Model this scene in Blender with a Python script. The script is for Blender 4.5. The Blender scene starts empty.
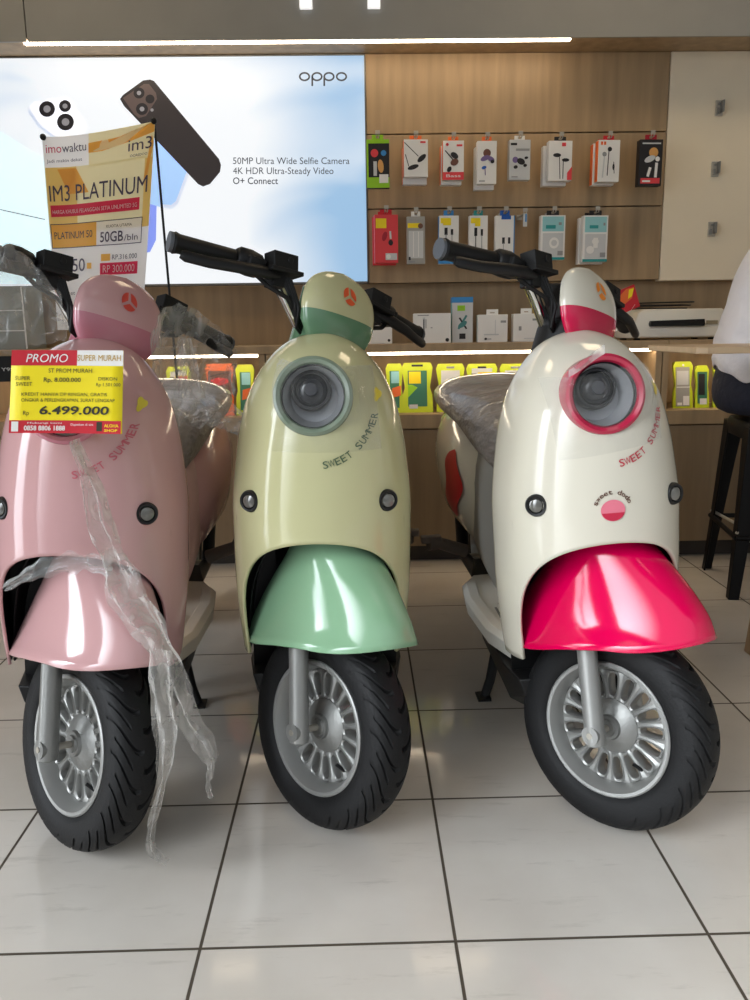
import bpy, bmesh, math, random
import numpy as np
from mathutils import Vector, Matrix, noise
random.seed(7)
R = math.radians
SC = bpy.context.scene
COL = SC.collection

# ------------------------------------------------------------------ camera, world, lights, exposure
F_PX, PITCH, YAW, ROLL, CAM_H = 819.5, R(11.645), R(1.104), R(0.84), 0.941
_f = Vector((math.sin(YAW)*math.cos(PITCH), math.cos(YAW)*math.cos(PITCH), -math.sin(PITCH)))
_r0 = Vector((math.cos(YAW), -math.sin(YAW), 0)); _u0 = _r0.cross(_f)
_r = _r0*math.cos(ROLL) - _u0*math.sin(ROLL); _u = _u0*math.cos(ROLL) + _r0*math.sin(ROLL)
cam = bpy.data.cameras.new('camera'); cam_o = bpy.data.objects.new('camera', cam); COL.objects.link(cam_o)
cam.sensor_fit = 'HORIZONTAL'; cam.sensor_width = 36; cam.lens = F_PX/750*36; cam.clip_start = 0.02
M = Matrix.Identity(4)
for i in range(3):
    M[i][0], M[i][1], M[i][2] = _r[i], _u[i], -_f[i]
M[2][3] = CAM_H
cam_o.matrix_world = M
SC.camera = cam_o

def at(px, py, Y):
    """point of the plane y = Y that the photograph shows at a pixel"""
    d = _f + _r*((px-375)/F_PX) + _u*((500-py)/F_PX)
    return Vector((0, 0, CAM_H)) + d*(Y/d.y)

w = bpy.data.worlds.new('daylight'); SC.world = w; w.use_nodes = True
_nt = w.node_tree; _bg = _nt.nodes['Background']; _bg.inputs[0].default_value = (0.88, 0.94, 1.0, 1)
# hazy sky, far brighter on the sun's side (to the left of the shop)
_tc = _nt.nodes.new('ShaderNodeTexCoord'); _dp = _nt.nodes.new('ShaderNodeVectorMath'); _dp.operation = 'DOT_PRODUCT'
_dp.inputs[1].default_value = Vector((-.94, -.12, .30)).normalized(); _nt.links.new(_tc.outputs['Generated'], _dp.inputs[0])
_mr = _nt.nodes.new('ShaderNodeMapRange'); _mr.interpolation_type = 'SMOOTHSTEP'
for _k, _v in (('From Min', .55), ('From Max', .95), ('To Min', 1.0), ('To Max', 22.0)): _mr.inputs[_k].default_value = _v
_nt.links.new(_dp.outputs['Value'], _mr.inputs[0])
# the street and the houses opposite are darker than the sky above them
_sx = _nt.nodes.new('ShaderNodeSeparateXYZ'); _nt.links.new(_tc.outputs['Generated'], _sx.inputs[0])
_m2 = _nt.nodes.new('ShaderNodeMapRange'); _m2.interpolation_type = 'SMOOTHSTEP'
for _k, _v in (('From Min', -.05), ('From Max', .55), ('To Min', .30), ('To Max', .90)): _m2.inputs[_k].default_value = _v
_nt.links.new(_sx.outputs[2], _m2.inputs[0])
_mm = _nt.nodes.new('ShaderNodeMath'); _mm.operation = 'MULTIPLY'; _nt.links.new(_mr.outputs[0], _mm.inputs[0]); _nt.links.new(_m2.outputs[0], _mm.inputs[1])
_nt.links.new(_mm.outputs[0], _bg.inputs[1])

def area_light(name, loc, rot, sx, sy, power, color):
    l = bpy.data.lights.new(name, 'AREA'); l.shape = 'RECTANGLE'; l.size = sx; l.size_y = sy
    l.energy = power; l.color = color
    o = bpy.data.objects.new(name, l); o.location = loc; o.rotation_euler = rot; COL.objects.link(o); return o
def portal(name, loc, rot, sx, sy):
    o = area_light(name, loc, rot, sx, sy, 1, (1, 1, 1)); o.data.cycles.is_portal = True; return o
portal('daylight_portal_front', (0.07, -.28, 1.35), (R(90), 0, 0), 5.3, 2.65)
portal('daylight_portal_left', (-3.28, .80, 1.15), (R(90), 0, R(-90)), .8, 2.2)

SC.view_settings.view_transform = 'Standard'; SC.view_settings.look = 'None'
SC.view_settings.gamma = 1; SC.view_settings.use_curve_mapping = False
SC.view_settings.exposure = 0.0

# ------------------------------------------------------------------ materials
def lin(c):
    return tuple(((x/12.92) if x <= .04045 else ((x+.055)/1.055)**2.4) for x in c)
_mats = {}
def mat(name, rgb, rough=.5, metal=0, coat=0, spec=.5, emit=0, noise_amt=0, noise_scale=8, stretch=(1, 1, 1), bump=0, bump_scale=40, trans=0):
    """rgb is 0..255 sRGB"""
    if name in _mats: return _mats[name]
    m = bpy.data.materials.new(name); m.use_nodes = True; nt = m.node_tree; b = nt.nodes['Principled BSDF']
    c = lin([x/255 for x in rgb]) + (1,)
    b.inputs['Base Color'].default_value = c
    b.inputs['Roughness'].default_value = rough; b.inputs['Metallic'].default_value = metal
    b.inputs['Specular IOR Level'].default_value = spec
    b.inputs['Coat Weight'].default_value = coat; b.inputs['Coat Roughness'].default_value = .04
    b.inputs['Transmission Weight'].default_value = trans
    if emit:
        b.inputs['Emission Color'].default_value = c; b.inputs['Emission Strength'].default_value = emit
    if noise_amt or bump:
        tc = nt.nodes.new('ShaderNodeTexCoord'); mp = nt.nodes.new('ShaderNodeMapping')
        mp.inputs['Scale'].default_value = stretch
        nt.links.new(tc.outputs['Object'], mp.inputs[0])
    if noise_amt:
        n = nt.nodes.new('ShaderNodeTexNoise'); n.inputs['Scale'].default_value = noise_scale; n.inputs['Detail'].default_value = 6
        nt.links.new(mp.outputs[0], n.inputs[0])
        r = nt.nodes.new('ShaderNodeValToRGB')
        r.color_ramp.elements[0].position = .3; r.color_ramp.elements[1].position = .7
        r.color_ramp.elements[0].color = tuple(x*(1-noise_amt) for x in c[:3]) + (1,)
        r.color_ramp.elements[1].color = tuple(min(1, x*(1+noise_amt)) for x in c[:3]) + (1,)
        nt.links.new(n.outputs[0], r.inputs[0]); nt.links.new(r.outputs[0], b.inputs['Base Color'])
    if bump:
        n2 = nt.nodes.new('ShaderNodeTexNoise'); n2.inputs['Scale'].default_value = bump_scale; n2.inputs['Detail'].default_value = 4
        nt.links.new(mp.outputs[0], n2.inputs[0])
        bp = nt.nodes.new('ShaderNodeBump'); bp.inputs['Strength'].default_value = bump; bp.inputs['Distance'].default_value = .02
        nt.links.new(n2.outputs[0], bp.inputs['Height']); nt.links.new(bp.outputs[0], b.inputs['Normal'])
    _mats[name] = m
    return m

def film_mat(name, rgb, fac, rough=.15, scale=9):
    """thin clear plastic: mostly transparent, milky in its folds, with glossy highlights"""
    if name in _mats: return _mats[name]
    m = bpy.data.materials.new(name); m.use_nodes = True; nt = m.node_tree
    b = nt.nodes['Principled BSDF']; out = nt.nodes['Material Output']
    b.inputs['Base Color'].default_value = lin([x/255 for x in rgb]) + (1,); b.inputs['Roughness'].default_value = rough
    b.inputs['Specular IOR Level'].default_value = .8
    t = nt.nodes.new('ShaderNodeBsdfTransparent'); t.inputs[0].default_value = (.97, .97, .97, 1)
    mx = nt.nodes.new('ShaderNodeMixShader')
    tc = nt.nodes.new('ShaderNodeTexCoord'); n = nt.nodes.new('ShaderNodeTexNoise')
    n.inputs['Scale'].default_value = scale; n.inputs['Detail'].default_value = 5; n.inputs['Distortion'].default_value = 1.2
    nt.links.new(tc.outputs['Object'], n.inputs[0])
    mr = nt.nodes.new('ShaderNodeMapRange'); mr.inputs['From Min'].default_value = .35; mr.inputs['From Max'].default_value = .72
    mr.inputs['To Min'].default_value = fac*.45; mr.inputs['To Max'].default_value = min(.95, fac*1.7)
    nt.links.new(n.outputs[0], mr.inputs[0])
    lw = nt.nodes.new('ShaderNodeLayerWeight'); lw.inputs[0].default_value = .35
    ad = nt.nodes.new('ShaderNodeMath'); ad.operation = 'MULTIPLY_ADD'; ad.inputs[1].default_value = .28
    nt.links.new(lw.outputs['Facing'], ad.inputs[0]); nt.links.new(mr.outputs[0], ad.inputs[2])
    cl = nt.nodes.new('ShaderNodeClamp'); nt.links.new(ad.outputs[0], cl.inputs[0])
    nt.links.new(cl.outputs[0], mx.inputs[0]); nt.links.new(t.outputs[0], mx.inputs[1]); nt.links.new(b.outputs[0], mx.inputs[2])
    nt.links.new(mx.outputs[0], out.inputs[0])
    bp = nt.nodes.new('ShaderNodeBump'); bp.inputs['Strength'].default_value = .5; bp.inputs['Distance'].default_value = .01
    nt.links.new(n.outputs[0], bp.inputs['Height']); nt.links.new(bp.outputs[0], b.inputs['Normal'])
    _mats[name] = m
    return m

def let_light_through(m, k=.5):
    """thin cloth or paper: part of the light comes through from behind"""
    nt = m.node_tree; b = nt.nodes['Principled BSDF']; t = nt.nodes.new('ShaderNodeBsdfTranslucent'); t.inputs[0].default_value = b.inputs['Base Color'].default_value
    mx = nt.nodes.new('ShaderNodeMixShader'); mx.inputs[0].default_value = k
    nt.links.new(b.outputs[0], mx.inputs[1]); nt.links.new(t.outputs[0], mx.inputs[2]); nt.links.new(mx.outputs[0], nt.nodes['Material Output'].inputs[0]); return m

def tile_mat():
    m = bpy.data.materials.new('floor_tiles'); m.use_nodes = True; nt = m.node_tree; b = nt.nodes['Principled BSDF']
    tc = nt.nodes.new('ShaderNodeTexCoord'); sp = nt.nodes.new('ShaderNodeSeparateXYZ'); nt.links.new(tc.outputs['Object'], sp.inputs[0])
    def math_(op, a, bb):
        n = nt.nodes.new('ShaderNodeMath'); n.operation = op
        for i, v in enumerate((a, bb)):
            if isinstance(v, (int, float)): n.inputs[i].default_value = v
            elif v is not None: nt.links.new(v, n.inputs[i])
        return n.outputs[0]
    def edge(sock, off):
        f = math_('FRACT', math_('DIVIDE', math_('SUBTRACT', sock, off), .4), None)
        return math_('MINIMUM', f, math_('SUBTRACT', 1.0, f))
    e = math_('MINIMUM', edge(sp.outputs[0], -.2618), edge(sp.outputs[1], 1.1186))
    g = nt.nodes.new('ShaderNodeMapRange'); g.inputs['From Min'].default_value = .0055; g.inputs['From Max'].default_value = .0075
    nt.links.new(e, g.inputs[0])
    n = nt.nodes.new('ShaderNodeTexNoise'); n.inputs['Scale'].default_value = 3.2; n.inputs['Detail'].default_value = 7; nt.links.new(tc.outputs['Object'], n.inputs[0])
    r = nt.nodes.new('ShaderNodeValToRGB')
    r.color_ramp.elements[0].position = .3; r.color_ramp.elements[0].color = lin((.765, .735, .695)) + (1,)
    r.color_ramp.elements[1].position = .7; r.color_ramp.elements[1].color = lin((.83, .805, .77)) + (1,)
    nt.links.new(n.outputs[0], r.inputs[0])
    # scuff marks and dust streaks trodden into the tiles
    mp = nt.nodes.new('ShaderNodeMapping'); mp.inputs['Scale'].default_value = (2.2, 13, 1); mp.inputs['Rotation'].default_value = (0, 0, .12)
    nt.links.new(tc.outputs['Object'], mp.inputs[0])
    n3 = nt.nodes.new('ShaderNodeTexNoise'); n3.inputs['Scale'].default_value = 2.4; n3.inputs['Detail'].default_value = 8; n3.inputs['Roughness'].default_value = .7; nt.links.new(mp.outputs[0], n3.inputs[0])
    r3 = nt.nodes.new('ShaderNodeMapRange'); r3.inputs['From Min'].default_value = .58; r3.inputs['From Max'].default_value = .78; r3.inputs['To Max'].default_value = .5
    nt.links.new(n3.outputs[0], r3.inputs[0])
    mxs = nt.nodes.new('ShaderNodeMix'); mxs.data_type = 'RGBA'
    nt.links.new(r3.outputs[0], mxs.inputs['Factor']); nt.links.new(r.outputs[0], mxs.inputs['A']); mxs.inputs['B'].default_value = lin((.56, .53, .49)) + (1,)
    mx = nt.nodes.new('ShaderNodeMix'); mx.data_type = 'RGBA'
    nt.links.new(g.outputs[0], mx.inputs['Factor']); mx.inputs['A'].default_value = lin((.30, .265, .22)) + (1,)
    nt.links.new(mxs.outputs['Result'], mx.inputs['B']); nt.links.new(mx.outputs['Result'], b.inputs['Base Color'])
    rr = nt.nodes.new('ShaderNodeMapRange'); rr.inputs['To Min'].default_value = .8; rr.inputs['To Max'].default_value = .10
    nt.links.new(g.outputs[0], rr.inputs[0]); nt.links.new(rr.outputs[0], b.inputs['Roughness'])
    bp = nt.nodes.new('ShaderNodeBump'); bp.inputs['Strength'].default_value = .6; bp.inputs['Distance'].default_value = .002
    nt.links.new(g.outputs[0], bp.inputs['Height']); nt.links.new(bp.outputs[0], b.inputs['Normal'])
    return m

# ------------------------------------------------------------------ mesh helpers
def pchip(xs, ys):
    xs = np.array(xs, float); ys = np.array(ys, float); h = np.diff(xs); d = np.diff(ys)/h; n = len(xs)
    m = np.zeros(n); m[0], m[-1] = d[0], d[-1]
    for i in range(1, n-1):
        if d[i-1]*d[i] > 0:
            w1, w2 = 2*h[i]+h[i-1], h[i]+2*h[i-1]; m[i] = (w1+w2)/(w1/d[i-1]+w2/d[i])
    def f(x):
        x = min(max(x, xs[0]), xs[-1]); i = int(min(max(np.searchsorted(xs, x)-1, 0), n-2)); t = (x-xs[i])/h[i]
        return float((2*t**3-3*t*t+1)*ys[i]+(t**3-2*t*t+t)*h[i]*m[i]+(-2*t**3+3*t*t)*ys[i+1]+(t**3-t*t)*h[i]*m[i+1])
    return f

I4 = Matrix.Identity(4)
def frame(o, z, x=None):
    """matrix at o whose Z axis is z"""
    z = Vector(z).normalized(); x = Vector(x) if x else (Vector((1, 0, 0)) if abs(z.x) < .9 else Vector((0, 1, 0)))
    y = z.cross(x).normalized(); x = y.cross(z)
    m = Matrix.Identity(4)
    for i in range(3): m[i][0], m[i][1], m[i][2], m[i][3] = x[i], y[i], z[i], o[i]
    return m
def rot(o, rz=0, rx=0, ry=0):
    return Matrix.Translation(o) @ Matrix.Rotation(rz, 4, 'Z') @ Matrix.Rotation(rx, 4, 'X') @ Matrix.Rotation(ry, 4, 'Y')

_txt = {}
def text2d(s, bold=0.0, shear=0.0):
    if any(ch in 'MNKWX' for ch in s): bold = 0.0      # keeps narrow strokes from crossing
    k = (s, bold, shear)
    if k in _txt: return _txt[k]
    cu = bpy.data.curves.new('lettering', 'FONT'); cu.body = s; cu.offset = bold; cu.shear = shear; cu.resolution_u = 3
    o = bpy.data.objects.new('lettering', cu); COL.objects.link(o)
    dg = bpy.context.evaluated_depsgraph_get(); dg.update()
    me = o.evaluated_get(dg).to_mesh()
    v = [(p.co.x, p.co.y) for p in me.vertices]; f = [tuple(p.vertices) for p in me.polygons]
    o.evaluated_get(dg).to_mesh_clear(); bpy.data.objects.remove(o); bpy.data.curves.remove(cu)
    xs = [a for a, b in v]; x0, x1 = min(xs), max(xs)
    _txt[k] = ([(a-x0, b) for a, b in v], f, x1-x0)
    return _txt[k]

class MB:
    def __init__(s): s.v = []; s.f = []; s.mi = []; s.m = 0; s.M = I4
    def add(s, vs, fs, M=None):
        T = s.M @ M if M is not None else s.M
        k = len(s.v); s.v += [T @ Vector(p) for p in vs]
        for f in fs: s.f.append(tuple(i+k for i in f)); s.mi.append(s.m)
        return s
    def box(s, c, d, M=None):
        x, y, z = [a/2 for a in d]
        vs = [(c[0]+i*x, c[1]+j*y, c[2]+k*z) for i in (-1, 1) for j in (-1, 1) for k in (-1, 1)]
        return s.add(vs, [(0, 1, 3, 2), (4, 6, 7, 5), (0, 4, 5, 1), (2, 3, 7, 6), (0, 2, 6, 4), (1, 5, 7, 3)], M)
    def box2(s, a, b, M=None):
        return s.box([(p+q)/2 for p, q in zip(a, b)], [abs(q-p) for p, q in zip(a, b)], M)
    def rings(s, rs, close=True, cap0=True, cap1=True, M=None):
        n = len(rs[0]); vs = [p for r in rs for p in r]; fs = []
        for i in range(len(rs)-1):
            for j in range(n if close else n-1):
                j2 = (j+1) % n; fs.append((i*n+j, i*n+j2, (i+1)*n+j2, (i+1)*n+j))
        if cap0: fs.append(tuple(range(n-1, -1, -1)))
        if cap1: fs.append(tuple((len(rs)-1)*n+j for j in range(n)))
        return s.add(vs, fs, M)
    def tube(s, pts, r, n=10, M=None, cap=True, flat=1.0):
        P = [Vector(p) for p in pts]; rs = []
        up = None
        for i, p in enumerate(P):
            t = (P[min(i+1, len(P)-1)]-P[max(i-1, 0)]).normalized()
            if up is None: up = t.orthogonal().normalized()
            up = (up - t*up.dot(t)).normalized(); q = t.cross(up)
            rr = r[i] if isinstance(r, (list, tuple)) else r
            rs.append([p + up*(math.cos(2*math.pi*k/n)*rr) + q*(math.sin(2*math.pi*k/n)*rr*flat) for k in range(n)])
        return s.rings(rs, True, cap, cap, M)
    def lathe(s, prof, n=40, M=None, cap=False):
        return s.rings([[(r*math.cos(2*math.pi*k/n), r*math.sin(2*math.pi*k/n), h) for k in range(n)] for r, h in prof], True, cap, cap, M)
    def grid(s, fn, nu, nv, M=None, cu=False):
        vs = [fn(i/(nu if cu else nu-1), j/(nv-1)) for j in range(nv) for i in range(nu)]; fs = []
        for j in range(nv-1):
            for i in range(nu if cu else nu-1):
                i2 = (i+1) % nu; fs.append((j*nu+i, j*nu+i2, (j+1)*nu+i2, (j+1)*nu+i))
        return s.add(vs, fs, M)
    def poly(s, pts, z0, z1, M=None):
        n = len(pts); vs = [(x, y, z0) for x, y in pts]+[(x, y, z1) for x, y in pts]
        return s.add(vs, [tuple(range(n-1, -1, -1)), tuple(range(n, 2*n))]+[(i, (i+1) % n, n+(i+1) % n, n+i) for i in range(n)], M)
    def ball(s, c, r, nu=16, nv=10, M=None):
        rr = r if isinstance(r, (tuple, list)) else (r, r, r)
        return s.grid(lambda u, v: (c[0]+rr[0]*math.sin(math.pi*v)*math.cos(2*math.pi*u), c[1]+rr[1]*math.sin(math.pi*v)*math.sin(2*math.pi*u), c[2]+rr[2]*math.cos(math.pi*v)), nu, nv, M, True)
    def face(s, pts): return s.add(pts, [tuple(range(len(pts)))])
    def text(s, txt, fn, bold=0, shear=0):
        """fn maps (u 0..1 along the width, v in cap heights) to a point"""
        v, f, wd = text2d(txt, bold, shear)
        return s.add([fn(a/wd, b/.69) for a, b in v], f)
    def build(s, name, mats, parent=None, smooth=True, bevel=0, solid=0, sub=0, weld=False, off=0):
        me = bpy.data.meshes.new(name); me.from_pydata([tuple(p) for p in s.v], [], s.f)
        mats = mats if isinstance(mats, (list, tuple)) else [mats]
        for m in mats: me.materials.append(m)
        me.polygons.foreach_set('material_index', s.mi)
        if weld:
            b = bmesh.new(); b.from_mesh(me); bmesh.ops.remove_doubles(b, verts=b.verts, dist=1e-5); b.to_mesh(me); b.free()
        b = bmesh.new(); b.from_mesh(me)
        if not solid and not name.startswith('~'): bmesh.ops.recalc_face_normals(b, faces=b.faces)
        b.to_mesh(me); b.free()
        if smooth:
            me.polygons.foreach_set('use_smooth', [True]*len(me.polygons)); me.set_sharp_from_angle(angle=R(38))
        me.update()
        o = bpy.data.objects.new(name, me); COL.objects.link(o)
        if parent: o.parent = parent
        if solid:
            md = o.modifiers.new('solid', 'SOLIDIFY'); md.thickness = solid; md.offset = off
        if bevel:
            md = o.modifiers.new('bevel', 'BEVEL'); md.width = bevel; md.segments = 2; md.limit_method = 'ANGLE'; md.angle_limit = R(40)
        if sub:
            md = o.modifiers.new('sub', 'SUBSURF'); md.levels = sub; md.render_levels = sub
        return o

def tag(o, label, cat, group=None, kind=None):
    o['label'] = label; o['category'] = cat
    if group: o['group'] = group
    if kind: o['kind'] = kind
    return o
def thing(name, label, cat, loc=(0, 0, 0), rz=0, group=None):
    o = bpy.data.objects.new(name, None); COL.objects.link(o); o.location = loc; o.rotation_euler = (0, 0, rz); o.empty_display_size = .1
    return tag(o, label, cat, group)
def struct(o, label, cat):
    return tag(o, label, cat, kind='structure')

# flat printing on a plane y = Y, laid out on the photograph's own grid
def ptext(mb, s, x0, y0, x1, y1, hpx, Y, bold=0, shear=0):
    """lettering whose baseline runs from (x0,y0) to (x1,y1); hpx is the cap height"""
    L = math.hypot(x1-x0, y1-y0); dx, dy = (x1-x0)/L, (y1-y0)/L
    return mb.text(s, lambda u, v: at(x0+dx*L*u+dy*hpx*v, y0+dy*L*u-dx*hpx*v, Y), bold, shear)
def ppoly(mb, pts, Y): return mb.face([at(x, y, Y) for x, y in pts])
def pcirc(mb, x, y, r, Y, n=20, ry=None): return ppoly(mb, [(x+r*math.cos(2*math.pi*k/n), y-(ry or r)*math.sin(2*math.pi*k/n)) for k in range(n)], Y)
def prect(mb, x0, y0, x1, y1, Y): return ppoly(mb, [(x0, y1), (x1, y1), (x1, y0), (x0, y0)], Y)

BLACK = mat('black_plastic', (18, 18, 19), .5, spec=.35)
RUBBER = mat('tyre_rubber', (20, 20, 21), .6, spec=.3, bump=.08, bump_scale=200)
SILVER = mat('silver_paint', (158, 158, 155), .42, .55)
ALU = mat('cast_aluminium', (140, 140, 137), .42, .6, bump=.05, bump_scale=120)
CHROME = mat('chrome', (225, 225, 225), .08, 1)
WHITE = mat('white_card', (236, 234, 230), .5)
RED = mat('red_print', (205, 30, 44), .5)
DARKPRINT = mat('dark_print', (30, 28, 30), .5)
ORANGE = mat('orange_print', (235, 110, 45), .5)
YELLOW = mat('yellow_print', (250, 222, 20), .5)
LIME = mat('lime_card', (205, 220, 40), .4)
STEEL = mat('brushed_steel', (182, 176, 164), .35, .5)
WOOD = mat('brown_laminate', (166, 140, 106), .5, noise_amt=.16, noise_scale=3.0, stretch=(9, 9, .7))
WOODL = mat('pale_oak_laminate', (196, 168, 134), .45, noise_amt=.1, noise_scale=3, stretch=(1, 9, 9))
LEDW = mat('led_strip_light', (255, 236, 206), .5, emit=15)

# ------------------------------------------------------------------ the setting
X0, X1, Y0, Y1, ZC = -3.3, 2.9, -.30, 3.62, 2.95
struct(MB().box2((X0-.2, Y0-.2, -.06), (X1+.2, Y1+.2, 0)).build('floor', tile_mat(), smooth=False), 'glossy cream tiled showroom floor with dark grout lines', 'floor')
PLASTER = mat('white_plaster', (140, 136, 128), .8, noise_amt=.02, noise_scale=2)
struct(MB().box2((X0-.2, Y0-.2, ZC), (X1+.2, Y1+.2, ZC+.1)).build('ceiling', mat('grey_ceiling', (112, 110, 106), .8), smooth=False), 'plain grey showroom ceiling', 'ceiling')
struct(MB().box2((X0-.2, Y1, 0), (X1+.2, Y1+.15, ZC)).build('wall_back', WOOD, smooth=False), 'brown laminate back wall behind the counter', 'wall')
struct(MB().box2((X1, Y0, 0), (X1+.15, Y1, ZC)).build('wall_right', PLASTER, smooth=False), 'pale grey side wall of the showroom on the right', 'wall')
mb = MB()   # left wall with its doorway
mb.box2((X0-.15, 1.2, 0), (X0, Y1, ZC)); mb.box2((X0-.15, Y0, 0), (X0, .40, ZC)); mb.box2((X0-.15, .40, 2.25), (X0, 1.2, ZC))
struct(mb.build('wall_left', PLASTER, smooth=False), 'pale grey side wall of the showroom on the left with an open doorway', 'wall')
mb = MB()   # shop front behind the camera
mb.box2((X0, Y0-.15, 2.7), (X1, Y0, ZC)); mb.box2((X0, Y0-.15, 0), (-2.6, Y0, 2.7)); mb.box2((2.75, Y0-.15, 0), (X1, Y0, 2.7))
struct(mb.build('wall_front', PLASTER, smooth=False), 'pale grey shop front wall around the open entrance', 'wall')

FASC = mat('grey_fascia_paint', (152, 150, 144), .65, noise_amt=.03)
mb = MB()
for xa, xb in ((X0, -1.205), (-1.2, X1)): mb.box2((xa, 3.35, 2.012), (xb, 3.36, 2.032)); mb.box2((xa, 3.35, 2.032), (xb, 3.62, ZC))
struct(mb.build('trim_1', FASC, smooth=False), 'dark grey fascia above the back wall display', 'fascia')
mb = MB(); mb.box2((X0, 3.36, 2.022), (X1, 3.60, 2.032))
struct(mb.build('trim_2', WOOD, smooth=False), 'brown wooden soffit board under the grey fascia', 'soffit')
mb = MB()
for z0, z1 in ((1.138, 1.4305), (1.4355, 1.7185), (1.7235, 2.02)): mb.box2((.056, 3.55, z0), (1.279, 3.60, z1))
mb.m = 1; mb.box2((.056, 3.575, 1.138), (1.279, 3.618, 2.02))
struct(mb.build('trim_3', [WOOD, mat('dark_groove', (96, 84, 72), .6)], smooth=False, bevel=.001), 'brown wood-grain slatwall panel with two dark grooves', 'wall panel')
struct(MB().box2((1.283, 3.548, 1.132), (2.85, 3.60, 2.02)).build('trim_4', mat('cream_panel', (238, 224, 198), .55, noise_amt=.02), smooth=False, bevel=.002), 'plain cream wall panel with small metal clips', 'wall panel')
o = MB().box2((-1.22, 3.362, 2.009), (.83, 3.386, 2.019)).build('light_strip', LEDW, smooth=False)
tag(o, 'long thin bright LED strip under the grey fascia', 'light')

# ceiling lamps of the showroom
for i, (x, y) in enumerate([(-1.3, .3), (.9, .3), (-1.2, 2.55), (1.0, 2.55)]):
    t = thing('ceiling_light', 'square white ceiling light panel, %s' % ['front left', 'front right', 'rear left', 'rear right'][i], 'light', (x, y, ZC), 0, 'ceiling light panels')
    mb = MB()
    for sx, sy, a, b in ((0, -.3, .62, .02), (0, .3, .62, .02), (-.3, 0, .02, .58), (.3, 0, .02, .58)): mb.box((sx, sy, -.015), (a, b, .03))
    mb.build('lamp_frame', WHITE, t, smooth=False)
    MB().box((0, 0, -.012), (.58, .58, .012)).build('diffuser', mat('lamp_diffuser_front', (255, 248, 236), .5, emit=1.0) if i < 2 else mat('lamp_diffuser_rear', (255, 230, 192), .5, emit=7.0), t, smooth=False)

# ------------------------------------------------------------------ counter
KICK = mat('dark_kickboard', (58, 49, 42), .6)
DOOR = mat('brown_door_laminate', (140, 117, 89), .5, noise_amt=.12, noise_scale=3, stretch=(9, 9, .7))
def cabinet(xa, xb, label):
    t = thing('counter_cabinet', label, 'cabinet', ((xa+xb)/2, 3.43, 0), 0, 'counter cabinets along the back wall')
    t_inv = Matrix.Translation((-(xa+xb)/2, -3.43, 0))
    mb = MB(); mb.M = t_inv
    mb.box2((xa, 3.26, .557), (xb, 3.615, .613)); mb.box2((xa, 3.26, .613), (xa+.024, 3.60, .858)); mb.box2((xb-.024, 3.26, .613), (xb, 3.60, .858))
    mb.box2((xa, 3.58, .613), (xb, 3.615, .858)); mb.box2((xa+.002, 3.29, .067), (xb-.002, 3.6, .557))
    mb.build('carcass', WOOD, t, smooth=False, bevel=.001)
    mb = MB(); mb.M = t_inv; mb.box2((xa+.002, 3.31, 0), (xb-.002, 3.6, .067)); mb.build('kickboard', KICK, t, smooth=False)
    n = max(1, round((xb-xa)/.55)); wd = (xb-xa)/n
    for i in range(n):
        mb = MB(); mb.M = t_inv; mb.box2((xa+i*wd+.003, 3.268, .07), (xa+(i+1)*wd-.003, 3.289, .551)); mb.build('door', DOOR, t, smooth=False, bevel=.0015)
    mb = MB(); mb.M = t_inv; mb.box2((xa+.03, 3.275, .848), (xb-.03, 3.287, .858)); mb.build('led_strip', LEDW, t, smooth=False)
    return t
cabinet(-1.92, -.36, 'brown counter cabinet with lit niche behind the pink scooter')
cabinet(-.356, 1.206, 'brown counter cabinet with lit niche behind the yellow and white scooters')
cabinet(1.21, 2.75, 'brown counter cabinet with lit niche behind the black stool')
for xa, xb, lb in ((-1.92, 1.225, 'long brown countertop carrying the white boxes'), (1.228, 2.75, 'brown countertop section under the white appliance end, on the right')):
    tag(MB().box2((xa, 3.25, .859), (xb, 3.618, .890)).build('countertop', WOOD, smooth=False, bevel=.0015), lb, 'countertop')

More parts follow.
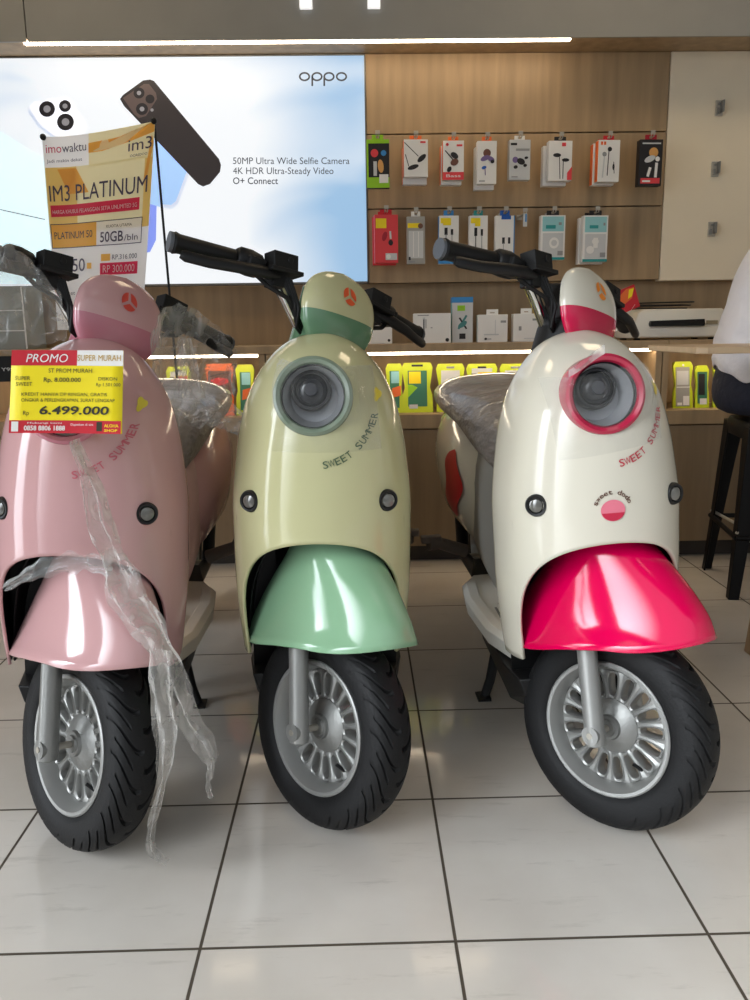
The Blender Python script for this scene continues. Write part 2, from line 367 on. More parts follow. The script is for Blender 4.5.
# ------------------------------------------------------------------ backlit advertising panel
def lightbox():
    t = thing('lightbox_sign', 'large backlit white and pale blue smartphone advertising panel', 'sign', (-.95, 3.55, 1.146))
    ti = Matrix.Translation((.95, -3.55, -1.146))
    mb = MB(); mb.M = ti
    mb.box2((-2.1, 3.552, 1.146), (.05, 3.61, 2.018))
    m = bpy.data.materials.new('backlit_print'); m.use_nodes = True; nt = m.node_tree; b = nt.nodes['Principled BSDF']
    tc = nt.nodes.new('ShaderNodeTexCoord'); mp = nt.nodes.new('ShaderNodeMapping'); mp.inputs['Scale'].default_value = (.9, 1, 1.5)
    nt.links.new(tc.outputs['Object'], mp.inputs[0])
    n = nt.nodes.new('ShaderNodeTexNoise'); n.inputs['Scale'].default_value = 1.6; n.inputs['Detail'].default_value = 2.5; n.inputs['Distortion'].default_value = .8
    nt.links.new(mp.outputs[0], n.inputs[0])
    sp = nt.nodes.new('ShaderNodeSeparateXYZ'); nt.links.new(tc.outputs['Object'], sp.inputs[0])
    mr = nt.nodes.new('ShaderNodeMapRange'); mr.inputs['From Min'].default_value = .35; mr.inputs['From Max'].default_value = 1.0; mr.inputs['To Max'].default_value = .5; mr.interpolation_type = 'SMOOTHSTEP'
    nt.links.new(sp.outputs[0], mr.inputs[0])
    ad = nt.nodes.new('ShaderNodeMath'); ad.operation = 'ADD'; nt.links.new(n.outputs[0], ad.inputs[0]); nt.links.new(mr.outputs[0], ad.inputs[1])
    r = nt.nodes.new('ShaderNodeValToRGB'); r.color_ramp.elements[0].position = .56; r.color_ramp.elements[1].position = 1.05
    r.color_ramp.elements[0].color = lin((.97, .985, 1)) + (1,); r.color_ramp.elements[1].color = lin((.60, .76, .90)) + (1,)
    nt.links.new(ad.outputs[0], r.inputs[0]); nt.links.new(r.outputs[0], b.inputs['Emission Color']); b.inputs['Emission Strength'].default_value = .93
    b.inputs['Base Color'].default_value = (.1, .1, .1, 1); b.inputs['Roughness'].default_value = .5
    mb.build('print_panel', m, t, smooth=False)
    fr = MB(); fr.M = ti
    fr.box2((-2.1, 3.545, 1.138), (.055, 3.612, 1.146)); fr.box2((.05, 3.545, 1.138), (.055, 3.612, 2.02)); fr.box2((-2.1, 3.545, 2.016), (.055, 3.612, 2.02))
    fr.build('frame', mat('grey_metal_frame', (120, 118, 114), .4, .6), t, smooth=False)
    def em(n_, c): return mat('lit_print_'+n_, c, .5, emit=.85)
    mats = [em('black', (38, 34, 36)), em('white', (232, 236, 246)), em('blue', (150, 186, 232)), em('violet', (120, 140, 226)), em('lens', (24, 22, 26)), em('brown', (74, 62, 60)), em('cyan', (214, 240, 248)), em('grey', (120, 120, 126)), em('edge', (188, 200, 222))]
    p = MB(); p.M = ti; Y = 3.5515
    p.m = 6; ppoly(p, [(0, 284), (0, 131), (48, 162), (70, 180), (60, 230), (40, 284)], Y)
    p.m = 7; ppoly(p, [(0, 209), (45, 219), (45, 220), (0, 210)], Y-.0004)
    p.m = 3; ppoly(p, [(120, 182), (150, 178), (157, 184), (156, 240), (150, 252), (138, 254), (120, 250)], Y-.0004)
    p.m = 2; ppoly(p, [(118, 145), (150, 136), (182, 150), (191, 158), (191, 168), (178, 204), (172, 209), (160, 207), (120, 195)], Y-.0008)
    p.m = 8; ppoly(p, [(160, 207), (172, 209), (178, 204), (191, 168), (188, 168), (176, 201), (171, 205), (160, 204)], Y-.001)
    p.m = 1; ppoly(p, [(29, 108), (34, 102), (62, 97), (70, 100), (86, 124), (84, 131), (76, 140), (60, 140), (40, 124)], Y-.0008)
    p.m = 8; ppoly(p, [(29, 108), (40, 124), (60, 140), (57, 141), (38, 127), (28, 112)], Y-.001)
    p.m = 4
    for x, y, r_ in ((47, 109, 8), (65, 106, 6), (65.5, 122, 8.5)): pcirc(p, x, y, r_, Y-.0012)
    p.m = 7
    for x, y, r_ in ((47, 109, 3.6), (65, 106, 2.5), (65.5, 122, 3.8)): pcirc(p, x, y, r_, Y-.0014)
    p.m = 0; ppoly(p, [(120, 99), (123, 95), (143, 80.5), (150, 79.5), (154, 81), (219, 159), (221, 165), (220, 172), (210, 184), (203, 186.5), (198, 184), (124, 106)], Y-.0012)
    p.m = 5; ppoly(p, [(123, 98), (144, 84), (149, 84), (156, 93), (157, 99), (146, 116), (139, 118), (134, 114)], Y-.0014)
    p.m = 4
    for x, y, r_ in ((139, 93, 5.5), (150, 99, 4.5), (142, 109, 6)): pcirc(p, x, y, r_, Y-.0016)
    p.m = 7
    for x, y, r_ in ((139, 93, 2.2), (142, 109, 2.4), (152, 110, 1.6)): pcirc(p, x, y, r_, Y-.0018)
    p.build('phone_picture', mats, t, smooth=False)
    q = MB(); q.M = ti
    for s_, x0, x1, y in (('50MP Ultra Wide Selfie Camera', 233, 349.5, 164), ('4K HDR Ultra-Steady Video', 233, 333.5, 174), ('O+ Connect', 233, 278, 184)):
        ptext(q, s_, x0, y, x1, y, 6.6, Y-.001, .008)
    # wide rounded wordmark at the upper right
    for k, (cx, stem) in enumerate(((304.5, 0), (317, 1), (329, 1), (341.5, 0))):
        n = 28; rx, ry, tk = 5.6, 4.6, 1.7
        for j in range(n):
            a, b2 = 2*math.pi*j/n, 2*math.pi*(j+1)/n
            ppoly(q, [(cx+rx*math.cos(a), 76.6-ry*math.sin(a)), (cx+rx*math.cos(b2), 76.6-ry*math.sin(b2)), (cx+(rx-tk)*math.cos(b2), 76.6-(ry-tk)*math.sin(b2)), (cx+(rx-tk)*math.cos(a), 76.6-(ry-tk)*math.sin(a))], Y-.001)
        if stem: prect(q, cx-rx, 76, cx-rx+1.7, 86, Y-.001)
    q.build('lettering', em('ink', (40, 42, 50)), t, smooth=False)
lightbox()

# sign letters on the fascia: only the feet show in the photograph
for x, lb in ((-.164, 'white raised sign letter stem on grey fascia, left one'), (.087, 'white raised sign letter stem on grey fascia, right one')):
    mb = MB(); mb.box2((x-.023, 3.325, 2.112), (x+.023, 3.348, 2.34)); mb.m = 1; mb.box2((x-.019, 3.345, 2.116), (x+.019, 3.352, 2.336))
    tag(mb.build('sign_letter', [mat('white_acrylic', (250, 250, 250), .3, emit=.8), BLACK], smooth=False, bevel=.001), lb, 'sign letter', 'raised letters on the fascia')

# wall clips on the cream panel
for (x, z), lb in zip(((1.487, 1.806), (1.487, 1.573), (1.489, 1.337)), ('topmost', 'middle', 'lowest')):
    t = thing('wall_clip', 'small metal shelf clip on cream panel, %s of the three' % lb, 'clip', (x, 3.548, z), 0, 'clips on the cream panel')
    MB().box((0, -.004, 0), (.030, .008, .058)).build('plate', STEEL, t, smooth=False, bevel=.001)
    mb = MB(); mb.box((.008, -.02, .004), (.006, .026, .044)); mb.box((-.008, -.014, -.012), (.006, .018, .022)); mb.tube([(-.002, -.009, .016), (-.002, -.014, .016)], .005, 12)
    mb.build('hook_tab', ALU, t, smooth=False, bevel=.0008)

# ------------------------------------------------------------------ hanging packs on the slatwall
def C(n, rgb, r=.45): return mat('print_'+n, rgb, r)
PAL = dict(w=WHITE, k=DARKPRINT, r=RED, o=ORANGE, y=YELLOW, g=C('lime_green', (150, 205, 30)), gr=C('grey', (150, 150, 150)), lg=C('light_grey', (205, 206, 206)), b=C('blue', (60, 140, 205)), db=C('deep_blue', (30, 90, 180)), t=C('teal', (40, 150, 150)), lt=C('pale_teal', (150, 205, 208)), v=C('violet', (120, 100, 150)), br=C('brown', (110, 70, 55)), s=C('skin_tan', (215, 160, 90)), dr=C('dark_red', (170, 25, 45)), pk=C('coral_red', (228, 66, 72)), dg=C('dark_green', (60, 120, 95)), bg=C('blue_green', (70, 130, 130)), cl=C('smoky', (165, 162, 156)))
PKEYS = list(PAL); PMATS = [PAL[k] for k in PKEYS]
def design(mb, w_, h_, items, y0=0.0):
    """flat printing on a face in the xz plane, width w_, height h_, origin at its lower left"""
    for n_, it in enumerate(items):
        k = it[0]; mb.m = PKEYS.index(it[-1]); y = y0-.0002*(n_+1)
        P = lambda x, z: ((x-.5)*w_, y, z*h_)
        if k == 'R': _, a, b, c, d, _c = it; mb.face([P(a, b), P(c, b), P(c, d), P(a, d)])
        elif k == 'C':
            _, a, b, r1, _c = it; mb.face([((a-.5)*w_+r1*w_*math.cos(2*math.pi*i/16), y, b*h_+r1*w_*math.sin(2*math.pi*i/16)) for i in range(16)])
        elif k == 'E':
            _, a, b, r1, r2, ang, _c = it; ca, sa = math.cos(ang), math.sin(ang)
            mb.face([((a-.5)*w_+w_*(r1*math.cos(q)*ca-r2*math.sin(q)*sa), y, b*h_+w_*(r1*math.cos(q)*sa+r2*math.sin(q)*ca)) for q in [2*math.pi*i/16 for i in range(16)]])
        elif k == 'L':
            _, a, b, c, d, tk, _c = it; A, B = Vector(P(a, b)), Vector(P(c, d)); n2 = (B-A).normalized().cross(Vector((0, 1, 0)))*tk*w_/2
            mb.face([A+n2, A-n2, B-n2, B+n2])
        elif k == 'P':
            mb.face([P(a, b) for a, b in it[1]])
        elif k == 'T':
            _, s_, a, b, c, hh, _c = it; mb.text(s_, lambda u, v: P(a+(c-a)*u, b+v*hh), .01)

def hanging_pack(rect, Y, depth, body, items, label, group, tab='w', yaw=0.0, name='earphone_box', tabw=.5, side=None, extra=0):
    x0, y0, x1, y1 = rect
    a = at(x0, y1, Y); b = at(x1, y0, Y); w_ = b.x-a.x; h_ = b.z-a.z
    t = thing(name, label, 'package', ((a.x+b.x)/2, Y, a.z), yaw, group)
    mb = MB(); mb.m = PKEYS.index(body); mb.box2((-w_/2, 0, 0), (w_/2, depth, h_*.9))
    mb.build('carton', PMATS, t, smooth=False, bevel=.0012)
    hb = MB(); hb.m = PKEYS.index(tab)
    tw = w_*tabw
    for sx in (-1, 1): hb.box2((sx*tw/2, depth*.3, h_*.9), (sx*.006, depth*.3+.002, h_))
    hb.box2((-.006, depth*.3, h_*.98), (.006, depth*.3+.002, h_)); hb.box2((-.006, depth*.3, h_*.9), (.006, depth*.3+.002, h_*.93))
    hb.build('hang_tab', PMATS, t, smooth=False)
    pm = MB(); design(pm, w_, h_*.9, items, -.0006); pm.build('print', PMATS, t, smooth=False)
    if side:
        sm = MB(); sm.m = PKEYS.index(side); sm.box2((-w_/2-.0006, .002, .002), (-w_/2, depth-.002, h_*.9-.002)); sm.build('side_print', PMATS, t, smooth=False)
    return t, w_, h_
HOOKM = STEEL
def hook(x, z, label, yfront):
    t = thing('display_hook', label, 'hook', (x, 3.55, z), 0, 'slatwall hooks')
    MB().box((0, .002, 0), (.022, .03, .02)).build('back_plate', HOOKM, t, smooth=False, bevel=.001)
    mb = MB(); mb.tube([(-.005, -.008, 0), (-.005, yfront-3.55, 0), (-.005, yfront-3.555, .012)], .0022, 8); mb.tube([(.005, -.008, 0), (.005, yfront-3.55, 0), (.005, yfront-3.555, .012)], .0022, 8); mb.box((0, yfront-3.555, .014), (.018, .002, .014))
    mb.build('peg', HOOKM, t)

bud = lambda x, y, a, c='k': [('E', x, y, .16, .09, a, c)]
TOP = [
 ((367, 134, 389, 188), 'k', [('R', 0, 0, 1, .22, 'g'), ('R', 0, .92, 1, 1, 'g'), ('R', 0, 0, .08, 1, 'g'), ('C', .35, .72, .17, 'pk'), ('E', .62, .45, .13, .28, .1, 's'), ('R', .3, .25, .45, .55, 'lg'), ('C', .75, .72, .12, 'b'), ('R', .55, .1, .95, .28, 'w')], 'g', 'black and lime green earphone pack at the left end of the top row', 'g', None),
 ((404, 135, 428, 177), 'w', [('L', .02, .92, .6, .55, .03, 'k'), ('L', .06, .6, .2, .28, .03, 'k'), ('E', .74, .5, .22, .1, .7, 'k'), ('E', .38, .26, .24, .09, .3, 'k'), ('R', .68, .9, .9, .95, 'pk')], 'w', 'white box picturing two dark earphones lying diagonally, top row', 'o', 'o'),
 ((443, 136, 464, 180), 'w', [('R', 0, 0, 1, .2, 'pk'), ('T', 'Bass', .15, .07, .85, .07, 'w'), ('L', .1, .75, .5, .5, .05, 'k'), ('E', .55, .62, .2, .13, -.6, 'k'), ('E', .55, .45, .2, .15, .4, 'br'), ('E', .3, .27, .14, .1, 1, 'k'), ('C', .2, .9, .07, 'r'), ('R', .65, .85, .92, .9, 'pk')], 'r', 'white and red earphone box with brown earbuds, third in the top row', 'o', 'o'),
 ((477, 136, 497, 184), 'w', [('R', 0, .86, 1, 1, 'w'), ('C', .5, .72, .2, 'br'), ('E', .4, .6, .25, .12, .4, 'v'), ('E', .7, .58, .2, .12, -.5, 'v'), ('E', .35, .38, .13, .08, .3, 'db'), ('E', .78, .52, .1, .09, .2, 'k'), ('L', .4, .36, .42, .2, .04, 'v'), ('R', .1, .05, .4, .08, 'gr')], 'w', 'white box with violet earphones and an orange tab, top row', 'o', None),
 ((509, 135, 531, 180), 'lg', [('R', .05, .86, .35, .92, 'k'), ('R', .3, .72, .95, .78, 'gr'), ('C', .28, .5, .14, 'v'), ('E', .55, .46, .2, .14, -.4, 'k'), ('E', .3, .32, .1, .08, .2, 'k'), ('E', .75, .36, .09, .07, .2, 'k'), ('E', .8, .55, .09, .06, .2, 'k'), ('R', .1, .06, .4, .09, 'gr')], 'lg', 'light grey box with scattered dark earpieces, fifth in the top row', 'w', 'cl'),
 ((548, 136, 573, 181), 'w', [('R', .55, .86, .72, .95, 'pk'), ('E', .35, .64, .17, .08, 0, 'k'), ('E', .72, .52, .16, .07, 0, 'k'), ('L', .45, .6, .5, .05, .03, 'k'), ('L', .62, .5, .62, .05, .03, 'k'), ('P', [(.8, .02), (1, .02), (1, .36), (.8, .2)], 'pk')], 'w', 'white box with two black earbuds on wires and a dark tab', 'k', 'lg'),
 ((597, 135, 621, 182), 'w', [('R', .1, .88, .2, .96, 'o'), ('R', .24, .88, .34, .96, 'o'), ('E', .52, .78, .1, .1, 0, 'k'), ('E', .28, .66, .1, .1, 0, 'gr'), ('L', .48, .74, .44, .15, .04, 'k'), ('L', .28, .6, .22, .1, .06, 'lg'), ('E', .72, .36, .05, .14, 0, 'k'), ('L', .72, .48, .76, .2, .03, 'k')], 'o', 'white box with bright orange side and black wired earphones, top row', 'r', 'o'),
 ((638, 134, 664, 186), 'k', [('R', .08, .05, .92, .17, 'pk'), ('R', .1, .9, .9, .93, 'lg'), ('C', .6, .72, .2, 's'), ('E', .45, .58, .25, .12, .4, 'lg'), ('L', .38, .2, .48, .4, .12, 'w'), ('L', .72, .18, .75, .5, .12, 'w'), ('C', .78, .58, .1, 'w'), ('R', .15, .08, .5, .12, 'w')], 'k', 'black pack with white earphones and red bottom at the right end of top row', 'dr', 'k'),
]
GT = 'earphone packs on the upper row'
for i, (rc, body, items, tabc, lb, tab2, side) in enumerate(TOP):
    Y = 3.42
    t, w_, h_ = hanging_pack(rc, Y, .035, body, items, lb, GT, tab2, yaw=[0, .06, 0, .03, .05, .06, .08, .05][i], side=side)
    hook(t.location.x, t.location.z+h_*.955, 'metal slatwall hook holding the '+lb.split(',')[0][:48], 3.415)
    if i in (1, 2, 3, 5, 6):
        dx, dz = [(0, 0), (-.002, -.022), (-.004, -.012), (-.003, -.016), 0, (-.012, -.012), (-.008, -.006)][i]
        x0, y0, x1, y1 = rc
        t2, w2, h2 = hanging_pack(rc, Y+.042, .035, body, [], ('twin behind the '+' '.join(lb.replace(', top row', '').replace('third in the', '').split()[:11])), GT, tab2, yaw=.05, side=side)
        t2.location.x = t.location.x+dx; t2.location.z = t.location.z+dz
BOT = [
 ((375, 209, 398, 263), 'pk', [('R', .05, .72, .5, .92, 'y'), ('R', .55, .6, .62, .7, 'pk'), ('E', .42, .55, .1, .2, -.3, 'dr'), ('E', .68, .42, .1, .12, 0, 'k'), ('L', .68, .5, .66, .66, .08, 'lg'), ('R', .45, .06, .95, .2, 'lg'), ('C', .58, .13, .1, 'w')], 'dr', 'red cable pack with yellow corner, leftmost in the lower row', 'r', None),
 ((407, 211, 425, 264), 'cl', [('R', .05, .76, .78, .86, 'y'), ('C', .75, .8, .14, 'br'), ('R', .1, .12, .9, .7, 'lg'), ('L', .36, .15, .36, .68, .04, 'w'), ('L', .64, .15, .64, .68, .04, 'w'), ('R', .1, .08, .2, .15, 'k'), ('R', .1, .03, .45, .06, 'gr')], 'gr', 'slim clear cable pack with yellow stripe in the lower row', 'w', None),
 ((439, 210, 459, 264), 'w', [('R', 0, 0, 1, .25, 'b'), ('R', .08, .84, .6, .95, 'y'), ('R', .2, .8, .6, .86, 'y'), ('L', .35, .75, .35, .6, .16, 'k'), ('L', .65, .72, .65, .6, .12, 'k'), ('L', .35, .62, .35, .3, .04, 'gr'), ('L', .65, .62, .65, .3, .04, 'gr'), ('R', .2, .12, .85, .2, 'w')], 'b', 'white and blue cable pack behind the black handlebar grip', 'b', 'b'),
 ((469, 210, 488, 264), 'w', [('R', 0, 0, 1, .14, 'dg'), ('R', .08, .84, .6, .95, 'y'), ('R', .3, .78, .6, .84, 'y'), ('L', .35, .75, .35, .58, .16, 'k'), ('L', .68, .72, .68, .58, .12, 'k'), ('L', .35, .6, .35, .2, .04, 'k'), ('L', .68, .6, .68, .2, .04, 'gr')], 'bg', 'white and green cable pack, fourth in the lower row', 't', None),
 ((495, 210, 515, 264), 'w', [('R', .3, .92, .8, 1, 'db'), ('L', .42, .55, .42, .42, .14, 'k'), ('L', .72, .55, .72, .42, .12, 'k'), ('L', .42, .44, .42, .1, .03, 'gr'), ('R', .95, 0, 1, 1, 'b')], 'db', 'white cable pack with a blue hang tab in the lower row', 'db', 'w'),
 ((540, 210, 566, 260), 'w', [('R', 0, .0, 1, .06, 't'), ('R', .06, .64, .94, .97, 'lt'), ('R', .08, .07, .92, .6, 'lg'), ('R', .2, .7, .6, .78, 't'), ('E', .55, .38, .2, .22, 0, 'w'), ('C', .55, .38, .12, 'lg'), ('R', .7, .1, .92, .2, 'gr'), ('R', .72, .78, .84, .84, 'gr')], 'w', 'white and teal charger box with black tab, left of the pair', 'k', 'w'),
 ((582, 210, 609, 262), 'w', [('R', 0, .0, 1, .06, 't'), ('R', .06, .64, .94, .97, 'lt'), ('R', .08, .07, .92, .6, 'lg'), ('R', .25, .72, .6, .79, 't'), ('E', .5, .44, .14, .12, 0, 'w'), ('E', .3, .26, .16, .15, 0, 'w'), ('R', .42, .3, .6, .52, 'w'), ('R', .7, .1, .92, .2, 'gr'), ('R', .8, .78, .88, .84, 'gr')], 'w', 'white and teal charger box with black tab, right of the pair', 'k', 'w'),
]
GB = 'cable and charger packs on the lower row'
for i, (rc, body, items, tabc, lb, tab2, side) in enumerate(BOT):
    t, w_, h_ = hanging_pack(rc, 3.44, .032, body, items, lb, GB, tab2, yaw=[.1, 0, .04, .03, .03, .04, .05][i], side=side, name='charger_box' if i > 4 else 'cable_pack')
    hook(t.location.x, t.location.z+h_*.955, 'metal slatwall hook holding the '+lb.split(',')[0][:48], 3.425)
    if i in (0, 6):
        t2, w2, h2 = hanging_pack(rc, 3.478, .03, body, [], 'hidden twin hanging behind the '+lb.split(',')[0], GB, tab2, name='charger_box' if i > 4 else 'cable_pack'); t2.location.x = t.location.x-.008; t2.location.z = t.location.z-.006
p_ = at(524.5, 214, 3.44); hook(p_.x, p_.z, 'empty metal display hook with clear price holder, lower row', 3.43)
mb = MB(); mb.M = Matrix.Translation((p_.x, 3.425, p_.z-.055)); mb.box((0, 0, .03), (.016, .001, .05)); mb.m = 1; mb.box((.003, -.001, .038), (.006, .0006, .03))
tag(mb.build('price_ticket', [PAL['lg'], PAL['b']], smooth=False), 'small clear and blue price ticket hanging on the empty hook', 'ticket')

# ------------------------------------------------------------------ boxes standing on the counter
def counter_box(rect, Y, depth, body, items, label, name='gadget_box', tab=None, topc=None, group='boxes standing on the counter'):
    x0, y0, x1, y1 = rect; a = at(x0, y1, Y); b = at(x1, y0, Y); w_ = b.x-a.x; h_ = b.z-.890
    t = thing(name, label, 'box', ((a.x+b.x)/2, Y, .890), 0, group)
    hh = h_*(.84 if tab else 1)
    mb = MB(); mb.m = PKEYS.index(body); mb.box2((-w_/2, 0, 0), (w_/2, depth, hh)); mb.build('carton', PMATS, t, smooth=False, bevel=.0015)
    if tab:
        mb = MB(); mb.m = PKEYS.index(tab); mb.box2((-w_*.2, depth*.4, hh), (-w_*.08, depth*.4+.003, h_)); mb.box2((w_*.08, depth*.4, hh), (w_*.2, depth*.4+.003, h_)); mb.box2((-w_*.08, depth*.4, h_-.012), (w_*.08, depth*.4+.003, h_)); mb.box2((-w_*.08, depth*.4, hh), (w_*.08, depth*.4+.003, hh+.006)); mb.build('hang_tab', PMATS, t, smooth=False)
    if topc:
        mb = MB(); mb.m = PKEYS.index(topc); mb.box2((-w_/2-.0006, -.0006, hh*.88), (w_/2+.0006, depth+.0006, hh+.0006)); mb.build('coloured_top', PMATS, t, smooth=False)
    pm = MB(); design(pm, w_, hh, items, -.0008); pm.build('print', PMATS, t, smooth=False)
counter_box((365, 316, 392, 343), 3.40, .06, 'w', [('R', .1, .8, .6, .84, 'lg'), ('C', .88, .12, .05, 'k')], 'plain white box on counter just right of the yellow scooter cover')
counter_box((414, 313, 451, 343), 3.40, .06, 'w', [('P', [(.24, .2), (.3, .2), (.3, .86), (.24, .86)], 'lg'), ('R', .255, .25, .28, .8, 'k'), ('R', .315, .5, .335, .8, 'gr'), ('R', .1, .92, .4, .95, 'gr'), ('R', .45, .5, .5, .53, 'gr'), ('C', .9, .1, .05, 'k')], 'white box with vertical grey lettering, left of the tall blue box')
counter_box((452, 297, 473, 343), 3.42, .05, 'lt', [('R', 0, 0, 1, .88, 'lg'), ('R', .25, .7, .62, .82, 'g'), ('L', .3, .3, .7, .6, .1, 'bg'), ('L', .7, .3, .35, .55, .08, 'k'), ('E', .5, .4, .25, .12, .6, 'bg'), ('R', .35, .08, .65, .2, 'k')], 'tall slim pale blue gadget box on the counter', topc='b')
counter_box((478, 309, 508, 343), 3.40, .05, 'w', [('R', .76, .7, .94, .78, 'gr'), ('R', .2, .25, .7, .3, 'lg'), ('L', .58, .3, .58, .8, .02, 'lg'), ('R', .2, .1, .45, .13, 'gr'), ('C', .26, .12, .04, 'k')], 'white box with hang tab between blue box and white scooter', tab='w')
counter_box((513, 308, 541, 341), 3.41, .05, 'w', [('R', .2, .4, .3, .55, 'gr'), ('R', .7, .75, .92, .82, 'gr'), ('R', .4, .1, .8, .13, 'lg')], 'white box with hang tab beside the white scooter handlebar', tab='w')
# long white appliance
def appliance():
    a = at(630, 337, 3.30); b = at(726, 308, 3.30)
    t = thing('printer', 'long low white printer with black slot on the counter', 'printer', (a.x/2+b.x/2, 3.30, .890))
    w_ = b.x-a.x; h_ = b.z-.890
    mb = MB(); rs = []
    for y, ins in ((0, .006), (.004, .002), (.012, 0), (.2, 0), (.24, .006)):
        pts = [(-w_/2+ins-.012+.018, y, .008+ins), (w_/2-ins-.004, y, .008+ins), (w_/2-ins, y, .02), (w_/2-ins-.002, y, h_-.006-ins), (w_/2-ins-.012, y, h_-ins), (-w_/2+.05+ins, y, h_-ins), (-w_/2+.03+ins, y, h_-.012-ins), (-w_/2+ins, y, .03)]
        rs.append(pts)
    mb.rings(rs); mb.build('body', mat('warm_white_plastic', (226, 220, 206), .4), t, bevel=.003)
    mb = MB(); mb.poly([(-w_*.30+.005*0, h_*.44), (w_*.26, h_*.44), (w_*.27, h_*.5), (w_*.26, h_*.66), (-w_*.30, h_*.62), (-w_*.31, h_*.52)], -.002, .02, frame((0, 0, 0), (0, -1, 0), (1, 0, 0)))
    mb.M = I4; mb.build('paper_slot', BLACK, t, smooth=False)
    MB().box((w_*.36, -.001, h_*.55), (w_*.12, .003, h_*.12)).build('button_panel', mat('khaki_button', (150, 138, 112), .5), t, smooth=False)
    mb = MB()
    for sx in (-1, 1):
        for y in (.03, .2): mb.box((sx*w_*.4, y, .004), (.02, .02, .009))
    mb.build('rubber_feet', BLACK, t, smooth=False)
    q = MB(); q.tube([(-.05+.13*math.cos(k*.3)*(1+.02*k/4), .12+.06*math.sin(k*.3), h_+.004+.0006*k) for k in range(44)], .003, 6)
    tag(q.build('power_cable', BLACK), 'coiled black cable lying on top of the white printer', 'cable').location = t.location
appliance()
# red folded leaflet leaning in front of the appliance
def leaflet():
    t = thing('folded_leaflet', 'red and yellow folded leaflet tilted beside the white printer', 'leaflet', at(614, 336, 3.27))
    base = Vector(t.location)
    q = lambda px, py, Y: at(px, py, Y)-base
    mb = MB(); mb.grid(lambda u, v: q(613+24*u-(-2)*v, 322-38*u*1+(-19+0*u)*v+0, 3.272).lerp(q(613+24*u, 322-38*u, 3.272), 0) if 0 else q(608+27*v+6*(1-u)-1, 318-36*v*.55-22*u*1.0+8*v, 3.272), 2, 2); mb.build('red_cover', RED, t, smooth=False, solid=.0012)
    mb = MB(); mb.face([q(x, y, 3.2705) for x, y in ((618, 310), (632, 298), (634, 287), (626, 289), (618, 298))]); mb.m = 1; mb.face([q(x, y, 3.2702) for x, y in ((628, 299), (632, 296), (634, 288), (629, 289.5))]); mb.build('cover_print', [ORANGE, YELLOW], t, smooth=False)
    mb = MB(); mb.face([q(x, y, yy) for x, y, yy in ((613, 336, 3.268), (619, 323, 3.28), (638, 300, 3.28), (634, 306, 3.268))]); mb.build('white_inner_page', WHITE, t, smooth=False, solid=.001)
leaflet()

# lit packs in the niche under the countertop
def niche_pack(rect, kind, label, Y=3.36, dx=0):
    x0, y0, x1, y1 = rect; a = at(x0, y1, Y); b = at(x1, y0, Y); w_ = abs(b.x-a.x); h_ = min(b.z-.613, .228)
    t = thing('phone_case_pack', label, 'package', ((a.x+b.x)/2, Y-.02, .6135), 0, 'blister packs in the lit counter niche')
    t.rotation_euler = (R(-9), 0, 0)
    body = {'red': 'o'}.get(kind, 'g')
    mb = MB(); ins = w_*.10
    mb.m = 0
    n = 10; rs = []
    for y, s in ((.0, .0), (.018, .006), (.028, .006)):
        pts = [(-w_/2+s, y, 0.0), (w_/2-s, y, 0.0), (w_/2-ins*.2-s, y, h_*.35), (w_/2-ins-s, y, h_*.5), (w_/2-s, y, h_*.9), (w_/2-.01, y, h_), (-w_/2+.01, y, h_), (-w_/2+s, y, h_*.9), (-w_/2+ins+s, y, h_*.5), (-w_/2+ins*.2+s, y, h_*.35)]
        rs.append(pts)
    mb.rings(rs); mb.build('blister_shell', ORANGE if kind == 'red' else LIME, t, smooth=False, bevel=.001)
    it = {'green': [('R', .16, .12, .84, .84, 'dg'), ('R', .2, .58, .62, .82, 'y'), ('P', [(.16, .3), (.5, .5), (.3, .56), (.16, .56)], 'g'), ('R', .2, .08, .5, .16, 'lg'), ('R', .3, .92, .7, .96, 'k')],
          'clear': [('R', .14, .1, .86, .86, 'lg'), ('C', .4, .6, .16, 'w'), ('C', .65, .58, .14, 'w'), ('R', .25, .2, .75, .45, 'w'), ('R', .35, .9, .65, .94, 'gr')],
          'price': [('R', .14, .06, .86, .9, 'lg'), ('R', .36, .5, .95, .82, 'y'), ('R', .42, .72, .9, .8, 'pk'), ('T', '15.000', .45, .56, .9, .08, 'k'), ('R', .12, .4, .3, .8, 'gr'), ('R', .35, .9, .65, .94, 'k')],
          'edge': [('R', .2, .1, .8, .85, 'dg'), ('P', [(.3, .3), (.9, .35), (.9, .55), (.35, .5)], 'o'), ('R', .3, .6, .8, .84, 'lt')],
          'adapter': [('R', .1, .04, .86, .88, 'cl'), ('R', .16, .5, .8, .8, 'lg'), ('R', .18, .06, .44, .12, 'w'), ('R', .5, .06, .84, .26, 'w'), ('C', .5, .92, .06, 'w'), ('R', .14, .44, .86, .46, 'w')],
          'dark': [('R', .12, .1, .88, .85, 'dg'), ('R', .2, .3, .7, .8, 'k'), ('R', .3, .08, .85, .22, 'w')],
          'red': [('R', 0, .88, 1, 1, 'o'), ('R', .05, .4, .95, .86, 'br'), ('E', .5, .66, .35, .14, 0, 'pk'), ('L', .1, .75, .8, .83, .04, 'k'), ('R', .05, .2, .9, .42, 'y'), ('T', 'EARPHONE', .1, .25, .85, .08, 'dr')]}[kind]
    pm = MB(); design(pm, w_*.9, h_, it, -.0012); pm.build('print', PMATS, t, smooth=False)
